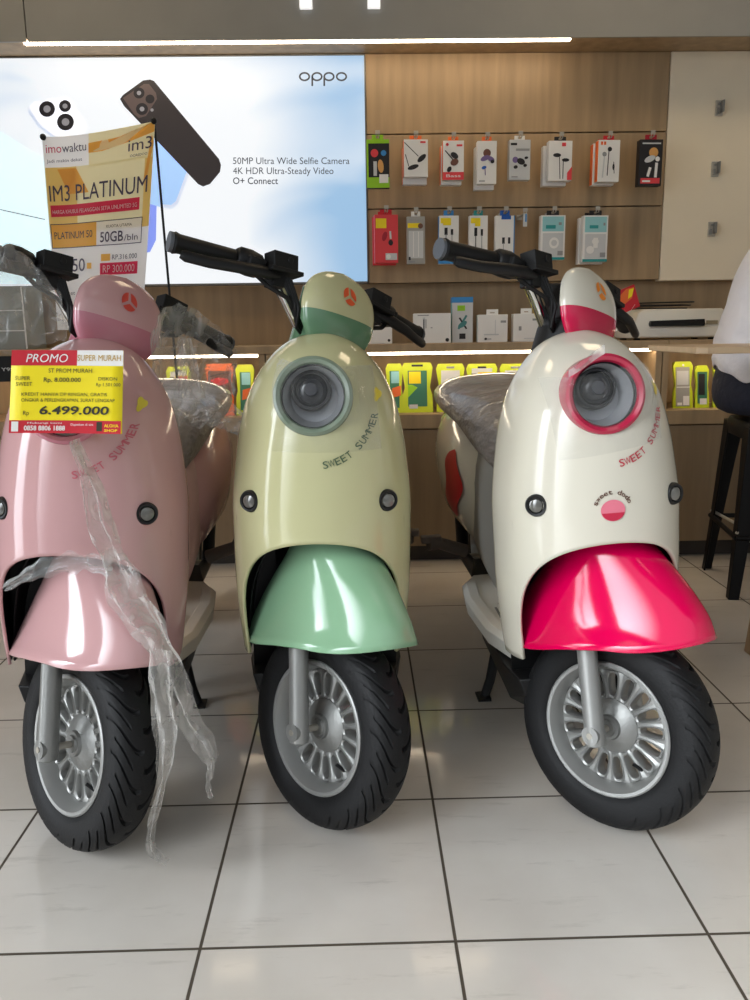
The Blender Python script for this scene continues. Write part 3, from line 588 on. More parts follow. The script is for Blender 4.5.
for a_ in [((386, 363, 403, 413), 'edge', 'yellow-green blister pack half hidden by the yellow scooter'),
           ((402, 362, 433, 413), 'green', 'tall yellow-green pack with dark green insert in lit niche'),
           ((436, 363, 465, 413), 'clear', 'yellow-green pack with silvery contents behind the grey wrapped seat'),
           ((466, 363, 498, 413), 'price', 'yellow-green pack with a yellow price sticker in lit niche'),
           ((499, 363, 531, 413), 'clear', 'yellow-green pack at the left edge of the white scooter shield'),
           ((592, 361, 618, 410), 'clear', 'yellow-green pack beside the niche divider, right of the white scooter'),
           ((671, 361, 694, 410), 'adapter', 'yellow-green pack holding white adapters in the right niche'),
           ((693, 365, 710, 410), 'dark', 'dark green pack leaning in the right niche by the white shirt'),
           ((711, 363, 735, 410), 'clear', 'pale pack behind the seated person in the right niche'),
           ((207, 363, 233, 413), 'red', 'orange and yellow earphone pack between the pink and yellow scooters'),
           ((237, 364, 254, 413), 'edge', 'yellow-green pack at the left edge of the yellow scooter'),
           ((168, 366, 190, 413), 'price', 'yellow-green pack seen through plastic behind the pink scooter')]: niche_pack(*a_)

# boxes and a dark name strip at the left end of the counter
def left_end():
    a = at(-60, 343, 3.33); b = at(22, 286, 3.33)
    t = thing('storage_carton', 'grey carton with pale tape lines on left counter end', 'box', (b.x/2+a.x/2, 3.33, .89)); w_ = b.x-a.x; h_ = b.z-.89
    MB().box2((-w_/2, 0, 0), (w_/2, .2, h_)).build('carton', mat('grey_card', (128, 132, 124), .6, noise_amt=.05), t, smooth=False, bevel=.002)
    mb = MB()
    for z in (.3, .62): mb.box((.02, -.0008, h_*z), (w_*.86, .001, .004))
    mb.box((w_/2-.004, -.0008, h_/2), (.006, .001, h_*.98)); mb.build('tape', PAL['w'], t, smooth=False)
    a = at(-70, 383, 3.24); b = at(14, 356, 3.24)
    t = thing('name_strip', 'black strip with white lettering on the counter front, far left', 'sign', ((a.x+b.x)/2, 3.249, a.z))
    w_ = b.x-a.x; h_ = b.z-a.z
    MB().box2((-w_/2, -.006, 0), (w_/2, 0, h_)).build('board', BLACK, t, smooth=False, bevel=.001)
    mb = MB(); mb.text('Y9S', lambda u, v: (w_/2-.056+.05*u, -.0066, h_*.42+.013*v), .01); mb.build('lettering', PAL['lg'], t, smooth=False)
left_end()

# ------------------------------------------------------------------ banner stand
def banner():
    Y = 3.06
    t = thing('banner_stand', 'yellow and white promotional banner on thin black pole stand', 'banner', (at(100, 200, Y).x, Y, 0))
    ti = Matrix.Translation((-t.location.x, -Y, 0))
    TL, TR, BR, BL = (42, 137), (155, 121), (141, 330), (56, 330)
    def P(u, v):   # u across, v down, in the banner's own cloth
        x = (TL[0]*(1-u)+TR[0]*u)*(1-v)+(BL[0]*(1-u)+BR[0]*u)*v; y = (TL[1]*(1-u)+TR[1]*u)*(1-v)+(BL[1]*(1-u)+BR[1]*u)*v
        y += 4*math.sin(math.pi*u)*(1-v)
        p = at(x, y, Y); p.y += .014*math.sin(u*7+v*2)*(.3+v) - .01*math.sin(math.pi*u)
        return p
    cloth = MB(); cloth.M = ti; cloth.grid(lambda u, v: P(u, v), 24, 28)
    m = let_light_through(mat('banner_cloth', (250, 246, 242), .35))
    cloth.build('banner_cloth', m, t)
    mats = [mat('banner_gold', (252, 224, 146), .4), mat('banner_orange', (250, 196, 98), .4), mat('banner_pale_yellow', (255, 246, 204), .4), mat('banner_crimson', (228, 62, 98), .4), mat('banner_ink', (74, 62, 84), .4), mat('banner_white', (255, 252, 252), .4), mat('banner_magenta_ink', (208, 60, 100), .4)]
    for q_ in mats[:4]+mats[5:6]: let_light_through(q_)
    g = MB(); g.M = ti
    def patch(a, b, c, d, m_, k, nx=12, ny=8):
        g.m = m_; g.grid(lambda u, v: P(a+(c-a)*u, b+(d-b)*v)+Vector((0, -.0012*k, 0)), nx, ny)
    def wpoly(pts, m_, k):
        g.m = m_; g.face([P(u, v)+Vector((0, -.0012*k, 0)) for u, v in pts])
    def tx(s, u0, v0, u1, h, m_, k=4, bold=.0):
        g.m = m_; g.text(s, lambda u, v: P(u0+(u1-u0)*u, v0-h*v)+Vector((0, -.0012*k, 0)), bold)
    patch(.0, .16, 1, .50, 2, 1, 20); patch(.42, .0, 1, .17, 2, 1); patch(.01, .16, .3, .46, 0, 2); patch(.93, .17, 1, .5, 0, 2)
    wpoly([(.42, .05), (.7, .045), (1, .0), (1, .05), (.8, .075), (.55, .10), (.42, .10)], 1, 3); wpoly([(.98, .06), (1, .1), (.96, .25), (.92, .3)], 1, 3); wpoly([(.12, .17), (.3, .17), (.42, .3), (.3, .3), (.22, .3)], 1, 3)
    patch(.03, .355, .9, .415, 3, 3); patch(.02, .455, .5, .575, 1, 3); patch(.5, .455, .93, .575, 5, 3)
    for a, b, c, d in ((.018, .452, .935, .456), (.018, .574, .935, .578), (.015, .452, .022, .578), (.93, .452, .937, .578)): patch(a, b, c, d, 4, 4, 10, 2)
    tx('imo', .03, .085, .17, .045, 6); tx('waktu', .175, .085, .40, .045, 4); tx('Jadi makin dekat', .03, .135, .36, .016, 4)
    tx('im3', .78, .125, .985, .058, 4); tx('OOREDOO', .8, .155, .95, .012, 4)
    tx('IM3 PLATINUM', .03, .335, .965, .082, 4, 4, .0)
    tx('HARGA KHUSUS PELANGGAN SETIA UNLIMITED 5G', .05, .4, .88, .02, 5, 5)
    tx('PLATINUM 50', .05, .53, .46, .036, 4, 5, .0); tx('KUOTA UTAMA', .6, .49, .84, .014, 4, 5); tx('50GB', .54, .56, .76, .05, 4, 5, .01); tx('/bln', .77, .56, .9, .03, 4, 5)
    tx('150', .18, .70, .38, .065, 4, 5, .004); tx('Rp', .1, .66, .16, .03, 1, 5); patch(.40, .66, .45, .69, 1, 4, 3, 3)
    patch(.55, .62, .64, .655, 1, 4, 3, 3); tx('RP.316.000', .66, .65, .90, .024, 4, 5); patch(.54, .665, .91, .725, 3, 4); tx('RP 300.000', .57, .713, .88, .036, 5, 5, .0)
    tx('Paket masa aktif 30 hari', .1, .82, .8, .02, 4, 5)
    g.build('banner_print', mats, t, smooth=False)
    f = MB(); f.M = ti
    a, b = at(154, 118, Y+.02), at(170, 300, Y+.03)
    d = (b-a); foot = a+d*(a.z/(a.z-b.z)); foot.z = .012
    f.tube([a, foot], .0045, 8)
    f.tube([at(42, 137, Y+.02), at(48, 142, Y+.03), Vector((at(75, 300, Y).x, Y+.04, .9)), Vector((at(100, 300, Y).x, Y+.02, .02))], .0045, 8)
    f.tube([Vector((foot.x, Y-.08, .012)), Vector((foot.x, Y+.14, .012))], .008, 8); f.tube([Vector((at(100, 300, Y).x, Y-.08, .012)), Vector((at(100, 300, Y).x, Y+.14, .012))], .008, 8)
    f.tube([Vector((foot.x, Y+.02, .012)), Vector((at(100, 300, Y).x, Y+.02, .012))], .006, 8)
    f.build('pole_frame', BLACK, t)
    for px, py in ((43, 137), (154, 121)):
        h = MB(); h.M = ti; h.ball(at(px, py, Y-.003), .011, 10, 8); h.build('corner_hook', BLACK, t)
banner()

# ------------------------------------------------------------------ scooters
RAKE, STEER, BAR_RAKE = R(13), R(43), R(22)
AX_P = Vector((0, .02, .196)); AX_D = Vector((0, math.sin(RAKE), math.cos(RAKE)))
STEER_M = Matrix.Translation(AX_P) @ Matrix.Rotation(STEER, 4, AX_D) @ Matrix.Translation(-AX_P)

BP_, BD_ = Vector((0, .235, .99)), Vector((0, math.sin(BAR_RAKE), math.cos(BAR_RAKE)))
BAR_M = Matrix.Translation(BP_) @ Matrix.Rotation(STEER, 4, BD_) @ Matrix.Translation(-BP_)   # bars follow the column's upper rake

BAR_UP = BAR_M @ Matrix.Translation((0, 0, .018))
ZT = .94
_wq = pchip([math.sqrt(ZT-z) for z in (.94, .93, .915, .888, .86, .807, .705, .60, .47, .36, .30, .20)], [0, .050, .078, .106, .126, .151, .173, .183, .182, .175, .168, .155])
_yfq = pchip([math.sqrt(ZT-z) for z in (.94, .93, .915, .888, .85, .80, .70, .60, .545, .45, .20)], [.14, .100, .062, .022, -.012, -.036, -.052, -.058, -.058, -.05, .0])
_ybq = pchip([math.sqrt(ZT-z) for z in (.94, .93, .915, .888, .85, .80, .20)], [.14, .148, .152, .154, .155, .153, .150])
def sw(z): return .972*_wq(math.sqrt(max(0, ZT-z)))
def syf(z): return _yfq(math.sqrt(max(0, ZT-z)))
def syb(z): return _ybq(math.sqrt(max(0, ZT-z)))
PX = 2/2.1
def shield_pt(th, z):
    s, c = math.sin(th), math.cos(th); wd = sw(z); yb = syb(z); x = wd*math.copysign(abs(s)**PX, s)
    if c >= 0: return (x, yb-(yb-syf(z))*c**PX, z)
    return (x, yb+.022*min(1, wd/.15)*abs(c)**PX, z)
def surf_y(x, z):
    wd = max(sw(z), 1e-4); q = min(1, abs(x)/wd); s = q**(1/PX); c = math.sqrt(max(0, 1-s*s)); return syb(z)-(syb(z)-syf(z))*c**PX
TH0, ZARCH, ZLOW = R(62), .572, .318
HL_C = Vector((-.006, -.026, .831)); HL_TILT = R(9)
HL_N = Vector((0, -math.cos(HL_TILT), math.sin(HL_TILT)))

def wheel_parts(root, cy, Mx, name):
    """wheel with its axle along x at (0, cy, .208)"""
    A = Mx @ frame((0, cy, .196), (1, 0, 0), (0, 1, 0)) @ Matrix.Diagonal((.94, .94, .98, 1))
    rim = MB(); rim.M = A
    n = 72
    # barrel with rolled lips
    rim.lathe([(.128, -.041), (.134, -.042), (.137, -.040), (.137, -.037), (.130, -.034), (.124, -.030), (.119, -.022), (.117, 0), (.119, .022), (.124, .030), (.130, .034), (.137, .037), (.137, .040), (.134, .042), (.128, .041), (.121, .030), (.113, .0), (.121, -.030), (.128, -.041)], n)
    # slotted disc with raised slot borders
    K, r0, r1 = 17, .052, .116
    for side in (-1, 1):
        h = side*.013
        for k in range(K):
            a0 = 2*math.pi*k/K; da = math.pi/K; m_ = 32
            def outer(t):
                t = (t % 1)*4; s_ = int(t) % 4; f = t-int(t)
                c_ = [(r0, -1), (r1, -1), (r1, 1), (r0, 1)]; p, q = c_[s_], c_[(s_+1) % 4]
                r, a = p[0]+(q[0]-p[0])*f, p[1]+(q[1]-p[1])*f; return r, a0+a*da
            def inner(t, sc=1.0):
                r, a = outer(t); rc = .0855; hr = .0235*sc; x = (r-(r0+r1)/2)/((r1-r0)/2); y = (a-a0)/da
                L = (abs(x)**3.2+abs(y)**3.2)**(1/3.2); x, y = x/L, y/L
                rr = rc+x*hr; return rr, a0+y*da*(.60*sc if sc <= 1 else .60*sc)*(.085/rr)**.25
            def P(ra, z): return (ra[0]*math.cos(ra[1]), ra[0]*math.sin(ra[1]), z)
            ts = [i/m_ for i in range(m_)]
            loops = [[P(outer(t), h-side*.004) for t in ts], [P(inner(t, 1.28), h-side*.002) for t in ts], [P(inner(t, 1.16), h+side*.002) for t in ts], [P(inner(t, 1.0), h) for t in ts], [P(inner(t, .96), 0) for t in ts]]
            rim.rings(loops, True, False, False)
    o = rim.build(name, SILVER, root)
    hub = MB(); hub.M = A
    hub.lathe([(.0, -.034), (.016, -.034), (.018, -.030), (.024, -.030), (.026, -.024), (.046, -.018), (.055, -.012), (.057, 0), (.055, .012), (.046, .018), (.026, .024), (.024, .030), (.018, .030), (.016, .034), (0, .034)], 40)
    hub.build('hub', ALU, o)
    ax = MB(); ax.M = A
    ax.lathe([(0, -.098), (.006, -.098), (.006, -.092), (.011, -.092), (.011, -.082), (.007, -.082), (.007, .082), (.011, .082), (.011, .092), (.006, .092), (.006, .098), (0, .098)], 12); ax.build('axle', STEEL, o)
    val = MB(); val.M = A; val.tube([(.1*math.cos(3.9), .1*math.sin(3.9), -.008), (.083*math.cos(3.9), .083*math.sin(3.9), -.022)], .0035, 8); val.build('valve', BLACK, o)
    # tyre with curved grooves cut into the tread
    ty = MB(); ty.M = A; NA, NS = 324, 36
    prof = []
    for i in range(NS+1):
        q = R(-136)+R(272)*i/NS; c, s = math.cos(q), math.sin(q)
        prof.append((.166+.042*math.copysign(abs(c)**.8, c), .0465*math.copysign(abs(s)**.86, s)))
    rings = []
    for i, (r, h) in enumerate(prof):
        row = []
        uu = h/.0465; side = 1 if uu > 0 else -1; u1 = abs(uu)
        off = 1.15*u1**1.5 - .22*math.sin(3.1*u1)
        for k in range(NA):
            a = 2*math.pi*(k/NA-off/18); d = 0
            ph = (k/NA*18+.5*(side > 0)) % 1; ph2 = (ph+.5) % 1
            if r > .172:
                if ph < .11 and .07 < u1 < .98: d = .0075
                if ph2 < .09 and .5 < u1 < .93: d = .006
            rr = r-d
            row.append((rr*math.cos(a), rr*math.sin(a), h*(1-d*1.2)))
        rings.append(row)
    ty.rings(rings, True, False, False)
    ty.build('tyre', RUBBER, o)
    zmin = min(v.z for v in ty.v)
    return o, zmin

def paint(n, rgb): return mat(n, rgb, .10, spec=.6)

def scooter(label, loc, yaw, lean, col, extras):
    """col: body, accent (fender, cap band, lamp ring), band; loc is the ground point under the unsteered front axle"""
    root = thing('electric_scooter', label, 'scooter', loc, 0, 'scooters parked in the showroom')
    body, acc, ring, dark, inkm = col['body'], col['fender'], col['ring'], BLACK, col['ink']
    S = STEER_M
    # ---- front wheel and fork
    fw, zmin = wheel_parts(root, 0, S, 'front_wheel')
    root.location.z = -zmin
    for sx in (-1, 1):
        f = MB(); f.M = S
        top = Vector((sx*.076, .185*math.sin(RAKE), .196+.185*math.cos(RAKE)))
        low = Vector((sx*.076, 0, .196)); dv = (low-top).normalized()
        f.tube([top, top.lerp(low, .9), low+dv*.006, low+dv*.020, low+dv*.024], [.0185, .0185, .0195, .018, .010], 20); f.tube([(sx*.064, 0, .196), (sx*.094, 0, .196)], .017, 16)
        f.build('fork_leg', SILVER if not col.get('greyfork') else ALU, root)
    st = MB(); st.M = S; st.tube([AX_P+AX_D*.20, AX_P+AX_D*.74], .022, 14); st.box(tuple(AX_P+AX_D*.235+Vector((0, -.03, 0))), (.165, .05, .03)); st.build('steering_column', BLACK, root)
    # ---- fender (turns with the wheel)
    fa = pchip([0, .12, .30, .45, .6, .72, .84, .93, 1], [.188, .184, .162, .134, .100, .074, .055, .035, 0]); fb = pchip([0, .06, .16, .32, .5, .68, .82, .92, 1], [.117, .106, .094, .084, .078, .073, .065, .046, 0])
    fd = MB(); fd.M = S
    def fpt(u, v):
        a = 2*math.pi*u; c, s = math.cos(a), math.sin(a)       # a = 0 points forward (-y)
        zb = .366 + .040*max(0, c)**2 - .050*(lambda q: q*q*(3-2*q))(min(1, max(0, (.30-c)/1.05))); z = zb+(.625-zb)*(1-(1-v)**1.5)
        k = (z-zb)/(.625-zb); A_, B_ = fa(k), fb(k); n_ = 2/2.15
        return (B_*math.copysign(abs(s)**n_, s), .030-A_*(1 if c > 0 else 1.13-.2*k)*math.copysign(abs(c)**n_, c)+.05*k, z)
    fd.grid(fpt, 72, 34, None, True)
    fd.build('front_fender', acc, root, solid=.004, weld=False, off=1)
    # ---- shield with its wheel arch and headlamp opening
    cols = []
    for i in range(61): cols.append((TH0*math.sin(-math.pi/2+math.pi*i/60), ZLOW+(ZARCH-ZLOW)*math.cos(-math.pi/2+math.pi*i/60)**.64 if 0 < i < 60 else ZLOW))
    for i in range(1, 14): cols.append((TH0+(R(90)-TH0)*i/13, ZLOW-.01*i/13))
    for i in range(1, 22): cols.append((R(90)+R(180)*i/22, ZLOW-.01))
    for i in range(13): cols.append((R(-90)+(R(90)-TH0)*i/13, ZLOW-.01+.01*i/13))
    NR = 84; shp = MB(); n = len(cols)
    vs = []
    for j in range(NR+1):
        t = (j/NR)
        for th, zb in cols:
            z = ZT-(ZT-zb)*(t**1.75); vs.append(shield_pt(th, z) if j else (0, .14, ZT))
    fs = []
    for j in range(NR):
        for i in range(n):
            q = (j*n+i, (j+1)*n+i, (j+1)*n+(i+1) % n, j*n+(i+1) % n)
            c = sum((Vector(vs[k]) for k in q), Vector())/4
            d = c-HL_C; 
            if c.y < .1 and (d-HL_N*d.dot(HL_N)).length < .061: continue
            fs.append(q)
    shp.add(vs, fs); sho = shp.build('front_shield', [body, BLACK], root, solid=.006, weld=True, off=-1); sho.modifiers['solid'].material_offset = 1
    # lining of the wheel arch
    wl = MB(); pts = []
    ins = .955
    for i in range(41):
        th = TH0*1.25*(-1+2*i/40); pts.append(th)
    def lin_pt(u, v):
        th = R(-84)+R(168)*u
        z = .20+(.66-.20)*v; p = shield_pt(th, z); return (p[0]*.95, .205-(.205-p[1])*.93, p[2])
    wl.grid(lambda u, v: (lambda th: (.150*math.sin(th), .03+.075*abs(math.sin(th))**3+(.135-.075*abs(math.sin(th))**3)*v, (.31+.285*math.cos(th)**.8) if abs(th) < 1.57 else .31))(R(-90)+R(180)*u), 40, 8)
    wl.face([(-.15, .165, .25), (.15, .165, .25), (.155, .165, .60), (-.155, .165, .60)])
    wl.build('wheel_arch_liner', BLACK, root, solid=.003)
    # ---- headlamp
    HM = frame(HL_C, HL_N, (1, 0, 0))
    h = MB(); h.M = HM
    h.lathe([(.0705, -.07), (.0705, .004), (.069, .011), (.064, .015), (.058, .012), (.0555, .004), (.055, -.02)], 64)
    hl = h.build('headlight', ring, root)
    h = MB(); h.M = HM; h.lathe([(.056, .005), (.055, .007), (.0535, .003), (.0535, -.006), (.056, -.008)], 64); h.build('bezel', CHROME, hl)
    h = MB(); h.M = HM; h.lathe([(.055, -.004), (.053, -.014), (.047, -.034), (.042, -.048), (.0, -.050)], 56); h.build('reflector', mat('satin_reflector', (160, 162, 166), .45, .2), hl)
    h = MB(); h.M = HM @ Matrix.Translation((-.005, .013, .0)); h.lathe([(.037, -.055), (.037, -.028), (.034, -.024), (.031, -.024), (.030, -.029), (.0, -.029)], 40); h.m = 1; h.lathe([(.029, -.029), (.026, -.022), (.018, -.016), (.008, -.0135), (.0, -.013)], 32)
    h.m = 2; h.lathe([(.012, -.0129), (.011, -.0105), (.0, -.010)], 20); h.build('projector', [mat('lamp_black', (30, 31, 34), .35), mat('lens_glass', (30, 32, 38), .08), mat('led_chip', (52, 54, 60), .3)], hl)
    # ---- indicators
    for sx in (-1, 1):
        x, z = sx*.124, .640; y = surf_y(x, z)
        e = .002; nx = Vector((-(surf_y(x+e, z)-surf_y(x-e, z))/(2*e), 1, -(surf_y(x, z+e)-surf_y(x, z-e))/(2*e))); nn = -nx.normalized()
        nn = (nn+Vector((0, -.9, 0))).normalized()
        im = frame((x, y, z), nn, (1, 0, 0))
        g = MB(); g.M = im; g.lathe([(.0195, -.014), (.0205, .004), (.018, .009), (.0145, .008), (.013, .003)], 28); s_ = g.build('turn_signal', BLACK, root)
        g = MB(); g.M = im; g.lathe([(.0135, .003), (.012, .008), (.007, .0105), (0, .011)], 24); g.build('signal_lens', mat('smoked_lens', (92, 90, 84), .15, coat=1), s_)
    # ---- cap over the handlebar
    CM = BAR_M @ Matrix.Translation((0, .180, .990)) @ Matrix.Rotation(-R(14), 4, 'X')
    cw = pchip([-.075, -.072, -.06, -.04, -.01, .02, .045, .06, .068, .071], [.060, .068, .078, .087, .091, .087, .072, .051, .028, 0]); cd = pchip([-.075, -.06, -.03, .0, .03, .055, .071], [.020, .029, .034, .034, .029, .019, .007])
    cp = MB(); cp.M = CM
    vv = list(np.concatenate([np.linspace(-.075, -.022, 12), np.linspace(-.0219, .06, 18), [.064, .067, .0695, .0708, .071]]))
    NN = 48
    def cap_ring(v):
        row = []
        for k in range(NN):
            a = 2*math.pi*k/NN; c, s = math.cos(a), math.sin(a); e_ = 2/2.3
            x = cw(v)*math.copysign(abs(s)**e_, s); y = -cd(v)*abs(c)**e_ if c > 0 else 0.012*abs(c)**e_*min(1, cw(v)/.05)
            row.append((x, y, v))
        return row
    rr = [cap_ring(v) for v in vv]
    cp.m = 1; cp.rings(rr[:12]+[rr[12]], True, True, False); cp.m = 0; cp.rings(rr[12:], True, False, True)
    cap = cp.build('handlebar_cover', [body, col['band']], root, weld=True)
    bk = MB(); bk.M = BAR_M; bk.tube([(0, .215, .875), (0, .212, .93), (0, .21, .97)], [.062, .06, .05], 24); bk.box((0, .215, .985), (.11, .05, .07)); bk.build('cover_base', [col['band'] if not col.get('darkbase') else BLACK], root, bevel=.004)
    # badge: three blades in a round field
    bd = MB(); bd.M = CM
    def capy(x, v): q = min(1, abs(x)/max(cw(v), 1e-4)); s_ = q**(2.3/2); return -cd(v)*math.sqrt(max(0, 1-s_*s_))**(2/2.3)
    for k in range(3):
        a0 = math.pi/2+2*math.pi*k/3+.13; a1 = a0+2*math.pi/3-.26; pts = [(.0035*math.cos((a0+a1)/2), .0035*math.sin((a0+a1)/2))]
        for i in range(9):
            a = a0+(a1-a0)*i/8; pts.append((.0165*math.cos(a), .0185*math.sin(a)))
        bd.face([(x-.0, capy(x, .020+z)-.0016, .020+z) for x, z in pts])
    bd.build('round_badge', col['badge'], cap, smooth=False)
    # ---- handlebar
    hb = MB(); hb.M = BAR_UP
    for sx in (-1, 1):
        hb.tube([(sx*.012, .235, .90), (sx*.045, .238, .925), (sx*.085, .240, .963), (sx*.115, .243, .990), (sx*.15, .248, 1.003), (sx*.20, .256, 1.006), (sx*.305, .278, .997)], .0115, 14)
    hbo = hb.build('handlebar', CHROME, root)
    for sx in (-1, 1):
        g = MB(); g.M = BAR_UP; a, b = Vector((sx*.205, .257, 1.005)), Vector((sx*.322, .282, .996)); g.tube([a, a.lerp(b, .03), a.lerp(b, .5), a.lerp(b, .9), a.lerp(b, .97), b], [.014, .0165, .017, .0175, .020, .018], 20); g.build('grip', BLACK, hbo)
        g = MB(); g.M = BAR_UP; g.tube([(sx*.322, .282, .996), (sx*.328, .2835, .9955)], .0185, 18); g.build('grip_end', mat('grey_rubber', (84, 88, 94), .5), hbo)
        g = MB(); g.M = BAR_UP
        g.tube([(sx*.152, .249, 1.004), (sx*.158, .250, 1.005), (sx*.178, .253, 1.006), (sx*.198, .256, 1.006), (sx*.206, .257, 1.006)], [.017, .023, .0255, .024, .018], 16); g.box((sx*.176, .236, 1.0), (.036, .03, .034)); g.build('switch_housing', BLACK, hbo, bevel=.003)
        g = MB(); g.M = BAR_UP @ rot((sx*.126, .222, 1.022), 0, R(-14), sx*R(6)); g.box((0, 0, 0), (.056, .034, .034)); g.box((0, -.003, -.018), (.074, .04, .008)); g.box((sx*.006, .012, -.03), (.03, .03, .03)); g.tube([(0.008, -.0175, .004), (0.008, -.020, .004)], .006, 14); g.build('brake_reservoir', BLACK, hbo, bevel=.002)
        g = MB(); g.M = BAR_UP; g.tube([(sx*.13, .222, .998), (sx*.165, .212, .994), (sx*.22, .214, .986), (sx*.27, .230, .978), (sx*.309, .246, .976), (sx*.317, .250, .977)], [.012, .0135, .0125, .0115, .0115, .008], 12, flat=.8); g.build('brake_lever', BLACK, hbo)
    cb = MB(); cb.M = BAR_UP
    for sx in (-1, 1):
        for k in range(4):
            o_ = .008*k
            cb.tube([(sx*(.122-o_*.6), .222-o_*.5, 1.0), (sx*(.108-o_), .205-o_*.6, .975-o_), (sx*(.085-o_*.5), .20, .945-o_*1.3), (sx*(.058-o_*.4), .205, .92-o_*.7), (sx*.035, .215, .885)], .0038, 8)
        cb.tube([(sx*.178, .23, .99), (sx*.15, .212, .972), (sx*.11, .20, .962), (sx*.07, .205, .935)], .0045, 8)
    cb.build('control_cables', BLACK, hbo)
    # ---- floorboard, belly, rear body, seat
    fl = MB(); out = [(.140, .20), (.172, .30), (.186, .50), (.176, .62), (.14, .69)]
    ol = out + [(-x, y) for x, y in reversed(out)]
    fl.poly(ol, .268, .300); fl.m = 1
    for sx in (-1, 1):
        for k in range(3): fl.box((sx*(.105+.014*k), .42-.02*k, .3025), (.006, .11-.02*k, .003))
    fl.m = 0
    for sx in (-1, 1): fl.rings([[(sx*(xx), y, z) for xx, z in ((x_-.03, .306), (x_-.006, .306), (x_+.006, .295), (x_+.002, .262), (x_-.02, .25), (x_-.03, .25))] for x_, y in out[:4]])
    fl.build('floorboard', [col['floor'], mat('mat_grey', (120, 118, 112), .7)], root, bevel=.003)
    bl = MB(); bl.rings([[(-a, y, z0+.02), (-a*.8, y, z0), (a*.8, y, z0), (a, y, z0+.02), (a+.012, y, .255), (-a-.012, y, .255)] for y, a, z0 in ((.11, .135, .20), (.20, .150, .155), (.55, .145, .15), (.85, .11, .17), (1.0, .08, .2))]); bl.build('belly_pan', BLACK, root, bevel=.003)
    up = MB()
    def sup(hw, y, z0, z1, n_=28, e_=2/3.0): return [(hw*math.copysign(abs(math.cos(2*math.pi*k/n_))**e_, math.cos(2*math.pi*k/n_)), y, (z0+z1)/2+(z1-z0)/2*math.copysign(abs(math.sin(2*math.pi*k/n_))**e_, math.sin(2*math.pi*k/n_))) for k in range(n_)]
    up.rings([sup(.06, .47, .28, .62), sup(.115, .49, .27, .66), sup(.132, .54, .26, .68), sup(.13, .70, .27, .70), sup(.12, .9, .30, .70)]); up.build('seat_support_panel', col['under'], root)
    rc = MB(); rc.rings([sup(.06, .60, .42, .66, e_=.9), sup(.130, .66, .36, .70, e_=.9), sup(.165, .78, .325, .725, e_=.9), sup(.183, .95, .335, .74, e_=.9), sup(.175, 1.12, .38, .745, e_=.9), sup(.14, 1.30, .46, .735, e_=.9), sup(.08, 1.42, .54, .70, e_=.9), sup(.02, 1.46, .58, .66, e_=.9)]); rco = rc.build('rear_cowl', body, root)
    se = MB(); se.rings([sup(.03, .435, .62, .67, e_=.8), sup(.075, .45, .595, .71, e_=.8), sup(.118, .50, .585, .752, e_=.8), sup(.145, .60, .62, .785, e_=.8), sup(.165, .74, .675, .80, e_=.8), sup(.178, .92, .695, .808, e_=.8), sup(.172, 1.08, .705, .812, e_=.8), sup(.14, 1.20, .715, .806, e_=.8), sup(.06, 1.27, .735, .79, e_=.8)])
    sm = bpy.data.meshes; seat = se.build('seat', mat('wrapped_seat_vinyl', (136, 128, 122), .36, coat=.35, bump=.9, bump_scale=7, stretch=(1.2, 3, 6), noise_amt=.2, noise_scale=12), root)
    rw, _ = wheel_parts(root, 1.24, I4, 'rear_wheel')
    rf = MB(); rf.grid(lambda u, v: (.06*(2*u-1), 1.24-.235*math.cos(R(20)+R(130)*v), .196+.235*math.sin(R(20)+R(130)*v)-.03*(2*u-1)**2), 8, 20); rf.build('rear_fender', BLACK, root, solid=.004)
    sa = MB()
    for sx in (-1, 1): sa.tube([(sx*.085, .88, .22), (sx*.082, 1.24, .196)], [.022, .018], 12); sa.tube([(sx*.09, 1.22, .22), (sx*.11, 1.10, .62)], .02, 14)
    sa.build('swing_arm', BLACK, root)
    gr = MB(); gr.tube([(-.07, 1.26, .70), (-.09, 1.40, .725), (-.06, 1.49, .735), (.06, 1.49, .735), (.09, 1.40, .725), (.07, 1.26, .70)], .011, 12); gr.build('grab_rail', CHROME, root)
    tl = MB(); tl.ball((0, 1.45, .62), (.06, .025, .035)); tl.build('tail_light', mat('red_lens', (150, 18, 22), .2, coat=1), root)
    for sx in (-1, 1):
        fp = MB(); fp.tube([(sx*.12, .93, .30), (sx*.20, .92, .335), (sx*.235, .91, .34)], [.02, .018, .022], 12); fp.box((sx*.225, .92, .35), (.06, .035, .02))
        fp.build('passenger_footrest', mat('dusty_rubber', (112, 100, 90), .7), root, bevel=.004)
    cs = MB()
    for sx in (-1, 1): cs.tube([(sx*.085, .60, .20), (sx*.13, .565, .05), (sx*.150, .55, .012-root.location.z)], [.014, .013, .012], 10); cs.box((sx*.153, .55, .010-root.location.z), (.034, .05, .012))
    cs.tube([(-.11, .585, .13), (.11, .585, .13)], .01, 10); cs.build('centre_stand', BLACK, root)
    # ---- lettering on the shield
    lt = MB()
    def on_shield(x, z, off=.0018): return (x, surf_y(x, z)-off, z)
    word = 'SWEET SUMMER'; a0, a1, rad = R(-82), R(-17), .109
    for k, ch in enumerate(word):
        if ch == ' ': continue
        a = a0+(a1-a0)*k/(len(word)-1); cx, cz = rad*math.cos(a)*.98, .828+rad*math.sin(a)*1.06; ra = a+math.pi/2+R(4)
        lh, lw_ = .0128, .0092*(1.25 if ch in 'WM' else 1)
        lt.text(ch, lambda u, v: on_shield(cx+(u-.5)*lw_*math.cos(ra)-(v-.5)*lh*math.sin(ra), cz+(u-.5)*lw_*math.sin(ra)+(v-.5)*lh*math.cos(ra)), .01)
    ys = MB(); cx, cz = .108, .828+.002
